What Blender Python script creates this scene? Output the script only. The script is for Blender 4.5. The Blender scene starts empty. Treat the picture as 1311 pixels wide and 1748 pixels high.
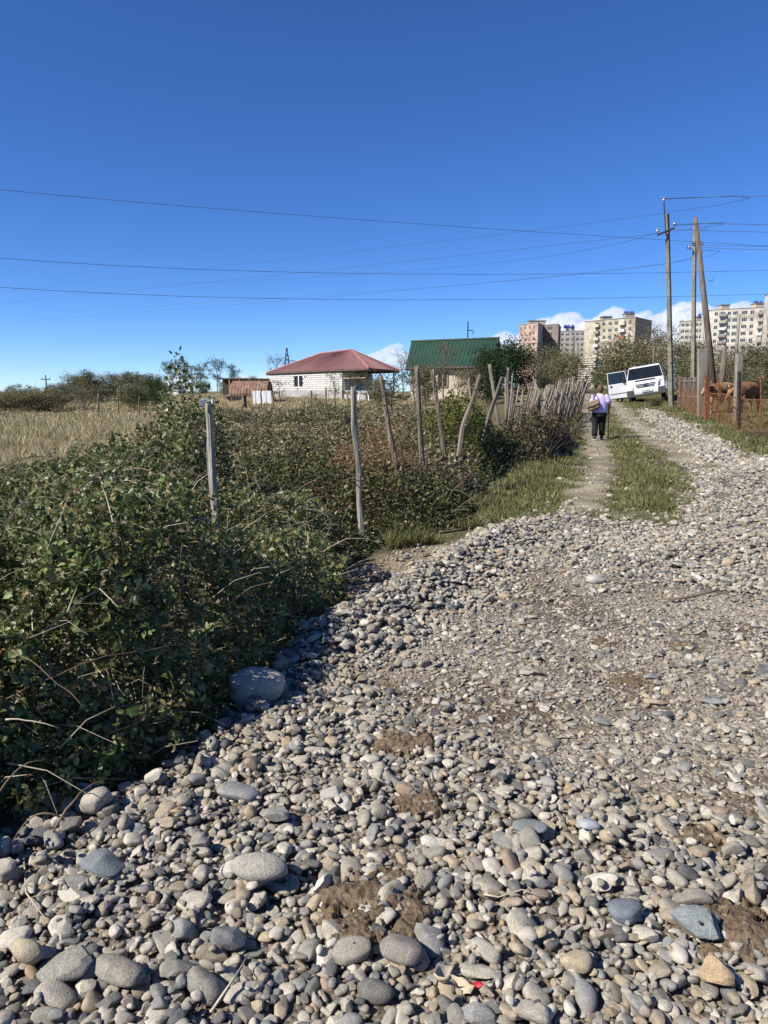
import bpy, bmesh, math, random
import numpy as np
from mathutils import Vector, Matrix, noise as mnoise

R = math.radians
random.seed(7)
rng = np.random.default_rng(7)
scene = bpy.context.scene
COL = scene.collection

# ------------------------------------------------------------------ camera
CAM_Z = 1.5
F = 1262.0                      # focal length in photo pixels (1311 x 1748)
PITCH = R(9.27)
cam_data = bpy.data.cameras.new('camera')
cam = bpy.data.objects.new('camera', cam_data)
COL.objects.link(cam)
cam.location = (0, 0, CAM_Z)
cam.rotation_euler = (R(90) - PITCH, 0, 0)
cam_data.sensor_fit = 'VERTICAL'
cam_data.sensor_height = 36.0
cam_data.lens = 36.0 * F / 1748.0
cam_data.clip_start = 0.05
cam_data.clip_end = 12000
scene.camera = cam

# ------------------------------------------------------------------ light
SUN_EL = R(41)
SUN_AZ = R(243)                 # compass direction towards the sun, from +Y clockwise
sun_dir = Vector((math.sin(SUN_AZ) * math.cos(SUN_EL), math.cos(SUN_AZ) * math.cos(SUN_EL), math.sin(SUN_EL)))
world = bpy.data.worlds.new('World')
scene.world = world
world.use_nodes = True
wn = world.node_tree
bg = wn.nodes['Background']
sky = wn.nodes.new('ShaderNodeTexSky')
sky.sky_type = 'NISHITA'
sky.sun_disc = False
sky.sun_elevation = SUN_EL
sky.sun_rotation = SUN_AZ
sky.altitude = 3000
sky.air_density = 0.9
sky.dust_density = 0.0
sky.ozone_density = 8.5
hs = wn.nodes.new('ShaderNodeHueSaturation')
hs.inputs['Hue'].default_value = .506
hs.inputs['Saturation'].default_value = 1.1
wn.links.new(sky.outputs[0], hs.inputs['Color'])
wn.links.new(hs.outputs[0], bg.inputs[0])
bg.inputs[1].default_value = 0.102
sl = bpy.data.lights.new('sun', 'SUN')
sl.energy = 5.0
sl.angle = R(0.5)
sl.color = (1.0, 0.945, 0.86)
sun = bpy.data.objects.new('sun', sl)
COL.objects.link(sun)
sun.rotation_euler = sun_dir.to_track_quat('Z', 'Y').to_euler()
scene.view_settings.view_transform = 'Standard'
scene.view_settings.look = 'None'
scene.view_settings.exposure = 0.68
scene.view_settings.gamma = 1.0
scene.cycles.use_adaptive_sampling = True
scene.cycles.max_bounces = 9
scene.cycles.diffuse_bounces = 4
scene.cycles.glossy_bounces = 3
scene.cycles.transmission_bounces = 4
scene.cycles.volume_bounces = 9
scene.cycles.transparent_max_bounces = 6

# ------------------------------------------------------------------ helpers
CP, SP = math.cos(PITCH), math.sin(PITCH)

def ray(px, py):
    u = (px - 655.5) / F; v = (874.0 - py) / F
    return np.array((u, CP + v * SP, -SP + v * CP))

def at(px, py, d):
    """world point seen at photo pixel (px,py) standing d metres ahead"""
    r = ray(px, py)
    return Vector((0, 0, CAM_Z)) + Vector(r * (d / r[1]))

def sstep(a, b, x):
    t = np.clip((x - a) / (b - a), 0, 1)
    return t * t * (3 - 2 * t)

_YR = [-20, 14, 22, 30, 38, 50, 75, 140, 400, 6000]
_ZR = [0, 0, .15, .44, .80, 1.12, 1.5, 2.05, 2.2, 2.2]
_YL = [-20, 10, 25, 45, 60, 90, 200, 6000]
_ZL = [0, 0, .08, .22, .62, 1.0, 1.2, 1.2]

def xfence(y):
    return np.interp(y, [0, 5.6, 7.6, 9, 10, 11, 12, 14.5, 18, 30, 60], [-3.5, -1.33, -.3, .05, .5, .9, 1.3, 2.1, 3.4, 7.6, 17])

def xright(y):
    return np.interp(y, [0, 15, 17.5, 27, 37, 60, 90], [7.9, 8.1, 8.7, 11.2, 14.0, 20.5, 29])

def zbase(x, y):
    x = np.asarray(x, float); y = np.asarray(y, float)
    w = sstep(-.02, .16, x / (np.abs(y) + 6))
    z = w * np.interp(y, _YR, _ZR) + (1 - w) * np.interp(y, _YL, _ZL)
    z = z + .30 * sstep(-.6, 2.2, x - xright(y)) * sstep(10, 17, y) * (1 - sstep(60, 90, y))
    f = sstep(7, 14, y)
    z = z + f * (.03 * np.sin(x * 1.3 + .7 * y) + .025 * np.sin(1.9 * y - x * .8))
    return z

def hit(px, py, zf=None, lo=.6, hi=320):
    zf = zf or zbase
    r = ray(px, py)
    d = np.exp(np.linspace(math.log(lo), math.log(hi), 4000))
    x = r[0] / r[1] * d; z = CAM_Z + r[2] / r[1] * d
    below = z < zf(x, d)
    if not below.any():
        return float(x[-1]), float(d[-1])
    i = int(np.argmax(below))
    return float(x[i]), float(d[i])

def seg_dist(X, Y, pts):
    """unsigned distance to an open polyline"""
    D = np.full(np.shape(X), 1e9)
    for (ax, ay), (bx, by) in zip(pts[:-1], pts[1:]):
        dx, dy = bx - ax, by - ay
        L = dx * dx + dy * dy + 1e-12
        t = np.clip(((X - ax) * dx + (Y - ay) * dy) / L, 0, 1)
        D = np.minimum(D, np.hypot(X - ax - t * dx, Y - ay - t * dy))
    return D

def inside(X, Y, poly):
    c = np.zeros(np.shape(X), bool)
    n = len(poly)
    for i in range(n):
        x1, y1 = poly[i]; x2, y2 = poly[(i + 1) % n]
        cond = ((y1 > Y) != (y2 > Y)) & (X < (x2 - x1) * (Y - y1) / (y2 - y1 + 1e-12) + x1)
        c ^= cond
    return c

def sdist(X, Y, poly):
    """signed distance, positive inside"""
    d = seg_dist(X, Y, list(poly) + [poly[0]])
    return np.where(inside(X, Y, poly), d, -d)

_wave = [(rng.uniform(0, 6.28), rng.uniform(0, 6.28), rng.uniform(0.6, 1.6)) for _ in range(8)]
def lump(X, Y, s=1.0):
    """cheap smooth noise about -1..1"""
    v = 0
    for k, (a, p, f) in enumerate(_wave):
        v = v + np.sin((X * math.cos(a) + Y * math.sin(a)) * f * s * (1 + .35 * k) + p) / (1 + .25 * k)
    return v / 2.6

# zones of the ground, laid out in metres from a few measured points
def zone(pts):
    return [p if len(p) == 2 and p[0] == 'w' else hit(*p) for p in pts]
EDGE_PX = [(0, 1480), (70, 1432), (180, 1372), (330, 1285), (415, 1190), (520, 1105), (600, 1030), (575, 960)]
GRAVEL = [(-2.6, -1.5), (-1.75, 1.2)] + [hit(*p) for p in [(-20, 1500), (70, 1436), (180, 1376), (330, 1290), (430, 1190), (540, 1095), (640, 1030), (760, 955), (880, 893), (960, 880), (1060, 892), (1165, 895), (1205, 850), (1225, 805), (1311, 780)]] + [(10.6, 16.8), (11, -1.5)]
TONGUE = [hit(*p) for p in [(1088, 702), (1112, 700), (1172, 719), (1228, 745), (1275, 774), (1325, 795), (1235, 808), (1172, 770), (1115, 729)]]
TRACK_L = [hit(*p) for p in [(993, 668), (1006, 668), (1020, 700), (1040, 760), (1050, 800), (1040, 850), (1010, 895), (900, 905), (965, 855), (1000, 800), (998, 740), (996, 700)]]
TRACK_R = [hit(*p) for p in [(1008, 668), (1014, 668), (1072, 700), (1110, 725), (1180, 765), (1235, 800), (1230, 850), (1180, 870), (1178, 810), (1120, 768), (1060, 725), (1045, 695)]]
PACKED = [hit(*p) for p in [(730, 1085), (850, 1020), (980, 985), (1130, 1000), (1340, 1030), (1420, 1470), (1180, 1425), (980, 1370), (830, 1320), (680, 1330), (590, 1290), (610, 1200)]]
POCKET = [hit(*p) for p in [(588, 1010), (585, 955), (650, 932), (760, 920), (850, 900), (875, 896), (770, 955), (640, 1032)]]
RIDGE = [hit(*p) for p in [(560, 1105), (680, 1035), (770, 985), (870, 915)]]
RIDGE2 = [hit(*p) for p in [(930, 985), (1010, 1000), (1120, 960), (1290, 930)]]

def ground_z(x, y):
    x = np.asarray(x, float); y = np.asarray(y, float)
    z = zbase(x, y)
    near = (y < 19) & (x > -6) & (x < 14)
    if np.any(near):
        X = np.where(near, x, 0); Y = np.where(near, y, 0)
        g = sdist(X, Y, GRAVEL)
        add = .05 * sstep(-.2, .35, g) * (1 - .8 * sstep(5.5, 9, Y)) - .13 * sstep(.12, -.4, g) * sstep(9, 6, Y)
        add = add + .13 * np.exp(-(seg_dist(X, Y, RIDGE) / .26) ** 2) + .05 * np.exp(-(seg_dist(X, Y, RIDGE2) / .4) ** 2)
        add = add + .018 * lump(X, Y, 2.2) * sstep(0, .4, g)
        z = z + np.where(near, add, 0)
    return z

def gz(x, y):
    return float(ground_z(np.array([x]), np.array([y]))[0])

def tag(o, label=None, cat=None, group=None, kind=None):
    if label: o['label'] = label
    if cat: o['category'] = cat
    if group: o['group'] = group
    if kind: o['kind'] = kind
    return o

def empty(name, loc, rot=(0, 0, 0), label=None, cat=None, group=None):
    o = bpy.data.objects.new(name, None)
    COL.objects.link(o)
    o.location = loc; o.rotation_euler = rot
    o.empty_display_size = .2
    return tag(o, label, cat, group)

def link(name, me, parent=None, mat=None):
    o = bpy.data.objects.new(name, me)
    COL.objects.link(o)
    if parent is not None: o.parent = parent
    if mat is not None and not me.materials: me.materials.append(mat)
    return o

def np_mesh(name, V, tris=None, quads=None, col=None, smooth=False):
    V = np.ascontiguousarray(V, np.float32).reshape(-1, 3)
    me = bpy.data.meshes.new(name)
    me.vertices.add(len(V)); me.vertices.foreach_set('co', V.ravel())
    parts, starts, tot = [], [], 0
    for Fa, k in ((tris, 3), (quads, 4)):
        if Fa is None or len(Fa) == 0: continue
        Fa = np.ascontiguousarray(Fa, np.int32).reshape(-1, k)
        parts.append(Fa.ravel()); starts.append(tot + np.arange(len(Fa)) * k); tot += Fa.size
    li = np.concatenate(parts); st = np.concatenate(starts).astype(np.int32)
    me.loops.add(len(li)); me.loops.foreach_set('vertex_index', li)
    me.polygons.add(len(st)); me.polygons.foreach_set('loop_start', st)
    if smooth: me.polygons.foreach_set('use_smooth', np.ones(len(st), bool))
    me.update(calc_edges=True)
    if col is not None:
        a = me.color_attributes.new('col', 'FLOAT_COLOR', 'POINT')
        c = np.ones((len(V), 4), np.float32); c[:, :3] = col
        a.data.foreach_set('color', c.ravel())
    return me

def scatter(T, TF, P, Rm, S, C=None):
    """copy template verts T/tri faces TF to points P with rotation matrices Rm and scales S; returns V,F,C"""
    n, k = len(P), len(T)
    S = np.asarray(S, float)
    if S.ndim == 1: S = S[:, None]
    TT = T[None, :, :] * S[:, None, :]
    V = np.einsum('nij,nkj->nki', Rm, TT) + P[:, None, :]
    Fa = TF[None, :, :] + (np.arange(n) * k)[:, None, None]
    if C is not None:
        C = np.repeat(C[:, None, :], k, 1).reshape(-1, 3)
    return V.reshape(-1, 3), Fa.reshape(-1, TF.shape[1]), C

def frames(N, yaw):
    """rotation matrices whose z axis is N, spun by yaw"""
    N = N / (np.linalg.norm(N, axis=1, keepdims=True) + 1e-9)
    a = np.where(np.abs(N[:, 2:3]) < .95, np.array([[0, 0, 1.]]), np.array([[1., 0, 0]]))
    X = np.cross(a, N); X /= np.linalg.norm(X, axis=1, keepdims=True) + 1e-9
    Y = np.cross(N, X)
    c, s = np.cos(yaw)[:, None], np.sin(yaw)[:, None]
    return np.stack([X * c + Y * s, -X * s + Y * c, N], axis=2)

class MB:
    def __init__(self): self.v, self.f, self.m = [], [], []
    def add(self, verts, faces, mi=0):
        b = len(self.v)
        self.v += [tuple(p) for p in verts]
        self.f += [tuple(i + b for i in f) for f in faces]
        self.m += [mi] * len(faces)
        return self
    def box(self, c, s, rot=None, mi=0, taper=1.0):
        x, y, z = s[0] / 2, s[1] / 2, s[2] / 2
        t = taper
        vs = [(-x, -y, -z), (x, -y, -z), (x, y, -z), (-x, y, -z), (-x * t, -y * t, z), (x * t, -y * t, z), (x * t, y * t, z), (-x * t, y * t, z)]
        M = rot if rot is not None else Matrix.Identity(3)
        vs = [Vector(c) + M @ Vector(p) for p in vs]
        return self.add(vs, [(0, 3, 2, 1), (4, 5, 6, 7), (0, 1, 5, 4), (1, 2, 6, 5), (2, 3, 7, 6), (3, 0, 4, 7)], mi)
    def tube(self, pts, rad, n=6, cap=True, mi=0, flat=1.0):
        pts = [Vector(p) for p in pts]
        if not hasattr(rad, '__len__'): rad = [rad] * len(pts)
        vs, fs = [], []
        prev = None
        for i, p in enumerate(pts):
            t = (pts[min(i + 1, len(pts) - 1)] - pts[max(i - 1, 0)])
            if t.length < 1e-9: t = Vector((0, 0, 1))
            t.normalize()
            if prev is None:
                a = Vector((0, 0, 1)) if abs(t.z) < .9 else Vector((1, 0, 0))
                x = a.cross(t).normalized()
            else:
                x = (prev - t * prev.dot(t))
                x = x.normalized() if x.length > 1e-6 else Vector((1, 0, 0))
            prev = x
            y = t.cross(x)
            for k in range(n):
                a = 2 * math.pi * k / n
                vs.append(p + (x * math.cos(a) + y * math.sin(a) * flat) * rad[i])
        for i in range(len(pts) - 1):
            for k in range(n):
                k2 = (k + 1) % n
                fs.append((i * n + k, i * n + k2, (i + 1) * n + k2, (i + 1) * n + k))
        if cap:
            fs.append(tuple(range(n - 1, -1, -1)))
            fs.append(tuple((len(pts) - 1) * n + k for k in range(n)))
        return self.add(vs, fs, mi)
    def rings(self, rings, n=16, mi=0):
        """rings: (centre, rx, ry) stacked upward"""
        vs, fs = [], []
        for c, rx, ry in rings:
            for k in range(n):
                a = 2 * math.pi * k / n
                vs.append(Vector(c) + Vector((rx * math.cos(a), ry * math.sin(a), 0)))
        for i in range(len(rings) - 1):
            for k in range(n):
                k2 = (k + 1) % n
                fs.append((i * n + k, i * n + k2, (i + 1) * n + k2, (i + 1) * n + k))
        fs.append(tuple(range(n - 1, -1, -1))); fs.append(tuple((len(rings) - 1) * n + k for k in range(n)))
        return self.add(vs, fs, mi)
    def mesh(self, name, mat=None, smooth=False):
        me = bpy.data.meshes.new(name)
        me.from_pydata(self.v, [], self.f)
        mats = mat if isinstance(mat, (list, tuple)) else [mat]
        for m in mats:
            if m: me.materials.append(m)
        if len(mats) > 1: me.polygons.foreach_set('material_index', self.m)
        if smooth: me.polygons.foreach_set('use_smooth', [True] * len(me.polygons))
        me.update()
        return me
    def build(self, name, mat, parent=None, smooth=False, bevel=0):
        o = link(name, self.mesh(name, mat, smooth), parent)
        if bevel:
            b = o.modifiers.new('bevel', 'BEVEL'); b.width = bevel; b.segments = 2; b.limit_method = 'ANGLE'
        return o

# ------------------------------------------------------------------ materials
MATS = {}
def material(name, c1, c2=None, scale=4.0, rough=.85, bump=.0, bscale=None, spec=.3, metal=0, coords='Object', c3=None, detail=6, stretch=None, trans=0.0, attr=False, bdist=.02):
    if name in MATS: return MATS[name]
    m = bpy.data.materials.new(name); m.use_nodes = True
    nt = m.node_tree; N = nt.nodes; L = nt.links
    b = N['Principled BSDF']; out = N['Material Output']
    b.inputs['Roughness'].default_value = rough
    b.inputs['Specular IOR Level'].default_value = spec
    b.inputs['Metallic'].default_value = metal
    tc = N.new('ShaderNodeTexCoord')
    src = tc.outputs[coords]
    if stretch:
        mp = N.new('ShaderNodeMapping'); mp.inputs['Scale'].default_value = stretch
        L.new(src, mp.inputs[0]); src = mp.outputs[0]
    nz = N.new('ShaderNodeTexNoise'); nz.inputs['Scale'].default_value = scale; nz.inputs['Detail'].default_value = detail; nz.inputs['Roughness'].default_value = .62
    L.new(src, nz.inputs['Vector'])
    cr = N.new('ShaderNodeValToRGB')
    cr.color_ramp.elements[0].position = .33; cr.color_ramp.elements[1].position = .68
    cr.color_ramp.elements[0].color = (*c1, 1); cr.color_ramp.elements[1].color = (*(c2 or c1), 1)
    if c3:
        e = cr.color_ramp.elements.new(.5); e.color = (*c3, 1)
    L.new(nz.outputs[0], cr.inputs[0])
    csrc = cr.outputs[0]
    if attr:
        at_ = N.new('ShaderNodeAttribute'); at_.attribute_name = 'col'
        mx = N.new('ShaderNodeMix'); mx.data_type = 'RGBA'; mx.blend_type = 'MULTIPLY'; mx.inputs[0].default_value = 1
        L.new(at_.outputs['Color'], mx.inputs[6]); L.new(csrc, mx.inputs[7]); csrc = mx.outputs[2]
    L.new(csrc, b.inputs['Base Color'])
    if bump:
        bz = N.new('ShaderNodeTexNoise'); bz.inputs['Scale'].default_value = bscale or scale * 3; bz.inputs['Detail'].default_value = 5
        L.new(src, bz.inputs['Vector'])
        bp = N.new('ShaderNodeBump'); bp.inputs['Strength'].default_value = bump; bp.inputs['Distance'].default_value = bdist
        L.new(bz.outputs[0], bp.inputs['Height']); L.new(bp.outputs[0], b.inputs['Normal'])
    if trans:
        t = N.new('ShaderNodeBsdfTranslucent'); L.new(csrc, t.inputs[0])
        ms = N.new('ShaderNodeMixShader'); ms.inputs[0].default_value = trans
        L.new(b.outputs[0], ms.inputs[1]); L.new(t.outputs[0], ms.inputs[2]); L.new(ms.outputs[0], out.inputs[0])
    MATS[name] = m
    return m

W1 = (1, 1, 1)
M_leaf = material('leaf', (.72, .72, .72), (1.15, 1.15, 1.1), scale=60, rough=.45, spec=.4, trans=.28, attr=True)
M_leaf_far = material('leaf_far', (.75, .75, .75), (1.1, 1.1, 1.1), scale=6, rough=.7, spec=.15, trans=.2, attr=True)
M_grass = material('grass', (.85, .85, .8), (1.1, 1.1, 1.1), scale=3, rough=.75, spec=.15, trans=.25, attr=True)
M_bark = material('bark', (.09, .07, .05), (.20, .165, .13), scale=14, rough=.95, bump=.5, stretch=(1, 1, .25))
M_twig = material('twig', (.10, .075, .05), (.22, .17, .12), scale=10, rough=.9)
M_cane = material('cane', (.13, .075, .05), (.24, .17, .11), scale=12, rough=.8)
M_dead = material('dead_stem', (.34, .28, .2), (.5, .44, .34), scale=12, rough=.9)
# ================================================================== GROUND
def axis(segs):
    a = []
    for lo, hi, n in segs: a += list(np.linspace(lo, hi, n, endpoint=False))
    return np.array(a + [segs[-1][1]])
gx = axis([(-5000, -400, 12), (-400, -60, 24), (-60, -12, 40), (-12, -3, 45), (-3, 9.5, 125), (9.5, 20, 42), (20, 60, 40), (60, 400, 24), (400, 5000, 12)])
gy = axis([(-60, -6, 8), (-6, .6, 22), (.6, 19, 175), (19, 45, 90), (45, 100, 60), (100, 400, 30), (400, 6000, 14)])
GX, GY = np.meshgrid(gx, gy)
GZ = ground_z(GX, GY)
nxx, nyy = len(gx), len(gy)
idx = np.arange(nxx * nyy).reshape(nyy, nxx)
quads = np.stack([idx[:-1, :-1], idx[:-1, 1:], idx[1:, 1:], idx[1:, :-1]], -1).reshape(-1, 4)
wob = lump(GX, GY, 2.5) * .18 + lump(GX, GY, .7) * .3
def soft(poly, w=.35):
    near = (GY < 60) & (GX > -8) & (GX < 30)
    d = np.full(GX.shape, -9.)
    d[near] = sdist(GX[near], GY[near], poly)
    return sstep(-w, w, d + wob * w * 1.6)
def lay(c, rgb, m):
    return c * (1 - m[..., None]) + np.array(rgb) * m[..., None]
gc = np.zeros(GX.shape + (3,)) + np.array((.115, .105, .052))
gc = lay(gc, (.25, .20, .105), sstep(-.5, .8, lump(GX, GY, .35)) * .8 * (GX < xfence(GY) - 1))
gc = lay(gc, (.085, .085, .035), sstep(0, 1.2, GX - xfence(GY) + wob) * sstep(60, 40, GY) * .85)
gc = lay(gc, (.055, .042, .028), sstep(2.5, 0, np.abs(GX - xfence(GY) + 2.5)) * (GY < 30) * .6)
gc = lay(gc, (.24, .205, .14), sstep(-.2, .9, lump(GX, GY, 1.9)) * sstep(0, 1.0, GX - xfence(GY)) * (GY < 60) * .45)
for tr in (TRACK_L, TRACK_R): gc = lay(gc, (.31, .27, .20), soft(tr, .45) * .9)
gc = lay(gc, (.25, .225, .175), soft(TONGUE, .5) * .9)
gc = lay(gc, (.165, .14, .11), soft(GRAVEL, .2))
gc = lay(gc, (.25, .218, .172), soft(PACKED, .5) * .9)
gc = lay(gc, (.12, .092, .062), soft(PACKED, .6) * sstep(.0, .7, lump(GX, GY, 2.7)) * .9)
gc = lay(gc, (.24, .19, .13), soft(POCKET, .25))
M_ground = material('ground', (.55, .52, .5), (1.25, 1.25, 1.25), scale=1.6, rough=.97, bump=.7, bscale=26, spec=.1, attr=True, detail=9)
_N, _L = M_ground.node_tree.nodes, M_ground.node_tree.links
_bs = _N['Principled BSDF']; _src = _bs.inputs['Base Color'].links[0].from_socket
_tc = _N.new('ShaderNodeTexCoord'); _vo = _N.new('ShaderNodeTexVoronoi'); _vo.inputs['Scale'].default_value = 75
_L.new(_tc.outputs['Object'], _vo.inputs['Vector'])
_sp = _N.new('ShaderNodeSeparateColor'); _L.new(_vo.outputs['Color'], _sp.inputs[0])
_mr = _N.new('ShaderNodeMapRange'); _mr.inputs[3].default_value = .55; _mr.inputs[4].default_value = 1.5; _L.new(_sp.outputs[0], _mr.inputs[0])
_mm = _N.new('ShaderNodeMix'); _mm.data_type = 'RGBA'; _mm.blend_type = 'MULTIPLY'; _mm.inputs[0].default_value = 1
_L.new(_src, _mm.inputs[6]); _L.new(_mr.outputs[0], _mm.inputs[7]); _L.new(_mm.outputs[2], _bs.inputs['Base Color'])
_b2 = _N.new('ShaderNodeBump'); _b2.inputs['Strength'].default_value = .8; _b2.inputs['Distance'].default_value = .008; _b2.invert = True
_L.new(_vo.outputs['Distance'], _b2.inputs['Height']); _L.new(_bs.inputs['Normal'].links[0].from_socket, _b2.inputs['Normal']); _L.new(_b2.outputs[0], _bs.inputs['Normal'])
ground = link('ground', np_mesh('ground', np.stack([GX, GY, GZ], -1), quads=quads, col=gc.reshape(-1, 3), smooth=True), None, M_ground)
tag(ground, 'flat earth with packed wheel tracks, verges and an open dry field', kind='structure')

# ================================================================== STONES
def stone_material():
    m = bpy.data.materials.new('river_stone'); m.use_nodes = True
    nt = m.node_tree; N = nt.nodes; L = nt.links
    b = N['Principled BSDF']; b.inputs['Roughness'].default_value = .78; b.inputs['Specular IOR Level'].default_value = .25
    oi = N.new('ShaderNodeObjectInfo'); tc = N.new('ShaderNodeTexCoord')
    cr = N.new('ShaderNodeValToRGB'); cr.color_ramp.interpolation = 'CONSTANT'
    cols = [(.00, (.27, .24, .188)), (.13, (.32, .29, .235)), (.26, (.22, .205, .172)), (.36, (.37, .335, .27)), (.48, (.135, .13, .115)), (.56, (.27, .225, .165)),
            (.66, (.43, .395, .33)), (.74, (.10, .10, .098)), (.79, (.33, .27, .185)), (.86, (.225, .22, .20)), (.95, (.50, .465, .39)), (.968, (.31, .225, .14)), (.98, (.25, .19, .14))]
    el = cr.color_ramp.elements
    el[0].position, el[0].color = cols[0][0], (*cols[0][1], 1)
    el[1].position, el[1].color = cols[1][0], (*cols[1][1], 1)
    for p, c in cols[2:]:
        e = el.new(p); e.color = (*c, 1)
    L.new(oi.outputs['Random'], cr.inputs[0])
    inv = N.new('ShaderNodeMath'); inv.operation = 'SUBTRACT'; inv.inputs[0].default_value = 1
    L.new(oi.outputs['Alpha'], inv.inputs[1])
    mx = N.new('ShaderNodeMix'); mx.data_type = 'RGBA'
    L.new(inv.outputs[0], mx.inputs[0]); L.new(cr.outputs[0], mx.inputs[6]); L.new(oi.outputs['Color'], mx.inputs[7])
    off = N.new('ShaderNodeVectorMath'); off.operation = 'ADD'
    rm = N.new('ShaderNodeMath'); rm.operation = 'MULTIPLY'; rm.inputs[1].default_value = 97.0
    L.new(oi.outputs['Random'], rm.inputs[0]); L.new(tc.outputs['Object'], off.inputs[0]); L.new(rm.outputs[0], off.inputs[1])
    n1 = N.new('ShaderNodeTexNoise'); n1.inputs['Scale'].default_value = 2.2; n1.inputs['Detail'].default_value = 8; n1.inputs['Roughness'].default_value = .7
    L.new(off.outputs[0], n1.inputs['Vector'])
    r1 = N.new('ShaderNodeMapRange'); r1.inputs[1].default_value = .3; r1.inputs[2].default_value = .7; r1.inputs[3].default_value = .68; r1.inputs[4].default_value = 1.3
    L.new(n1.outputs[0], r1.inputs[0])
    m2 = N.new('ShaderNodeMix'); m2.data_type = 'RGBA'; m2.blend_type = 'MULTIPLY'; m2.inputs[0].default_value = 1
    L.new(mx.outputs[2], m2.inputs[6]); L.new(r1.outputs[0], m2.inputs[7])
    # fine mineral speckle
    n2 = N.new('ShaderNodeTexNoise'); n2.inputs['Scale'].default_value = 26; n2.inputs['Detail'].default_value = 3
    L.new(off.outputs[0], n2.inputs['Vector'])
    r2 = N.new('ShaderNodeMapRange'); r2.inputs[1].default_value = .38; r2.inputs[2].default_value = .66; r2.inputs[3].default_value = .8; r2.inputs[4].default_value = 1.22
    L.new(n2.outputs[0], r2.inputs[0])
    m3 = N.new('ShaderNodeMix'); m3.data_type = 'RGBA'; m3.blend_type = 'MULTIPLY'; m3.inputs[0].default_value = 1
    L.new(m2.outputs[2], m3.inputs[6]); L.new(r2.outputs[0], m3.inputs[7])
    # a pale quartz vein on some of them
    wv = N.new('ShaderNodeTexWave'); wv.inputs['Scale'].default_value = .55; wv.inputs['Distortion'].default_value = 5; wv.inputs['Detail'].default_value = 3
    L.new(off.outputs[0], wv.inputs['Vector'])
    vr = N.new('ShaderNodeMapRange'); vr.inputs[1].default_value = .9985; vr.inputs[2].default_value = 1.0; vr.inputs[3].default_value = 0; vr.inputs[4].default_value = .4
    L.new(wv.outputs[1], vr.inputs[0])
    m4 = N.new('ShaderNodeMix'); m4.data_type = 'RGBA'; m4.inputs[7].default_value = (.5, .48, .43, 1)
    L.new(vr.outputs[0], m4.inputs[0]); L.new(m3.outputs[2], m4.inputs[6])
    L.new(m4.outputs[2], b.inputs['Base Color'])
    bp = N.new('ShaderNodeBump'); bp.inputs['Strength'].default_value = .35; bp.inputs['Distance'].default_value = .012
    ad = N.new('ShaderNodeMath'); ad.operation = 'ADD'; L.new(n1.outputs[0], ad.inputs[0]); L.new(n2.outputs[0], ad.inputs[1])
    L.new(ad.outputs[0], bp.inputs['Height']); L.new(bp.outputs[0], b.inputs['Normal'])
    return m
M_stone = stone_material()

def stone_mesh(k):
    """unit-diameter stone, flattened along z; a third of them broken and angular"""
    r = random.Random(k * 13 + 5)
    bm = bmesh.new()
    bmesh.ops.create_icosphere(bm, subdivisions=3, radius=.5)
    ax = (1.0, r.uniform(.5, .92), r.uniform(.32, .7))
    angular = k % 2 == 1
    pw = r.uniform(1.9, 3.2)
    off = Vector((r.uniform(0, 90), r.uniform(0, 90), r.uniform(0, 90)))
    planes = []
    for _ in range(r.randint(7, 10) if angular else r.randint(2, 5)):
        n = Vector((r.gauss(0, 1), r.gauss(0, 1), r.gauss(0, 1))).normalized()
        planes.append((n, r.uniform(.30, .42) if angular else r.uniform(.34, .45)))
    for v in bm.verts:
        d = v.co.normalized()
        q = (abs(d.x) ** pw + abs(d.y) ** pw + abs(d.z) ** pw) ** (-1 / pw)
        p = d * .5 * q * (1 + .13 * mnoise.noise(d * 1.1 + off) + .05 * mnoise.noise(d * 2.6 + off))
        for n, h in planes:
            e = p.dot(n) - h
            if e > 0: p -= n * e * (.97 if angular else .75)
        if angular: p += d * .012 * mnoise.noise(d * 7 + off)
        v.co = Vector((p.x * ax[0], p.y * ax[1], p.z * ax[2]))
    me = bpy.data.meshes.new('stone')
    bm.to_mesh(me); bm.free()
    if not angular:
        me.polygons.foreach_set('use_smooth', [True] * len(me.polygons))
    else:
        me.polygons.foreach_set('use_smooth', [True] * len(me.polygons))
        me.set_sharp_from_angle(angle=R(24))
    me.materials.append(M_stone)
    return me
NV = 36
STONES = [stone_mesh(k) for k in range(NV)]
ST_DIM = np.array([[max(abs(v.co[a]) for v in me.vertices) * 2 for a in range(3)] for me in STONES])

# a height map on which stones are dropped one after another so they pile up
HX0, HY0, HR = -2.6, .8, .012
HW, HH = int(12.8 / HR), int(17.0 / HR)
hx = HX0 + (np.arange(HW) + .5) * HR
hy = HY0 + (np.arange(HH) + .5) * HR
Hm = np.zeros((HH, HW), np.float32)
cx_, cy_ = np.meshgrid(np.linspace(hx[0], hx[-1], 260), np.linspace(hy[0], hy[-1], 340))
czc = ground_z(cx_, cy_)
def up(a, n, ax):
    src = np.linspace(0, 1, a.shape[ax]); dst = np.linspace(0, 1, n)
    return np.apply_along_axis(lambda c: np.interp(dst, src, c), ax, a)
Hm = up(up(czc, HW, 1), HH, 0).astype(np.float32)
H0 = Hm.copy()

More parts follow.
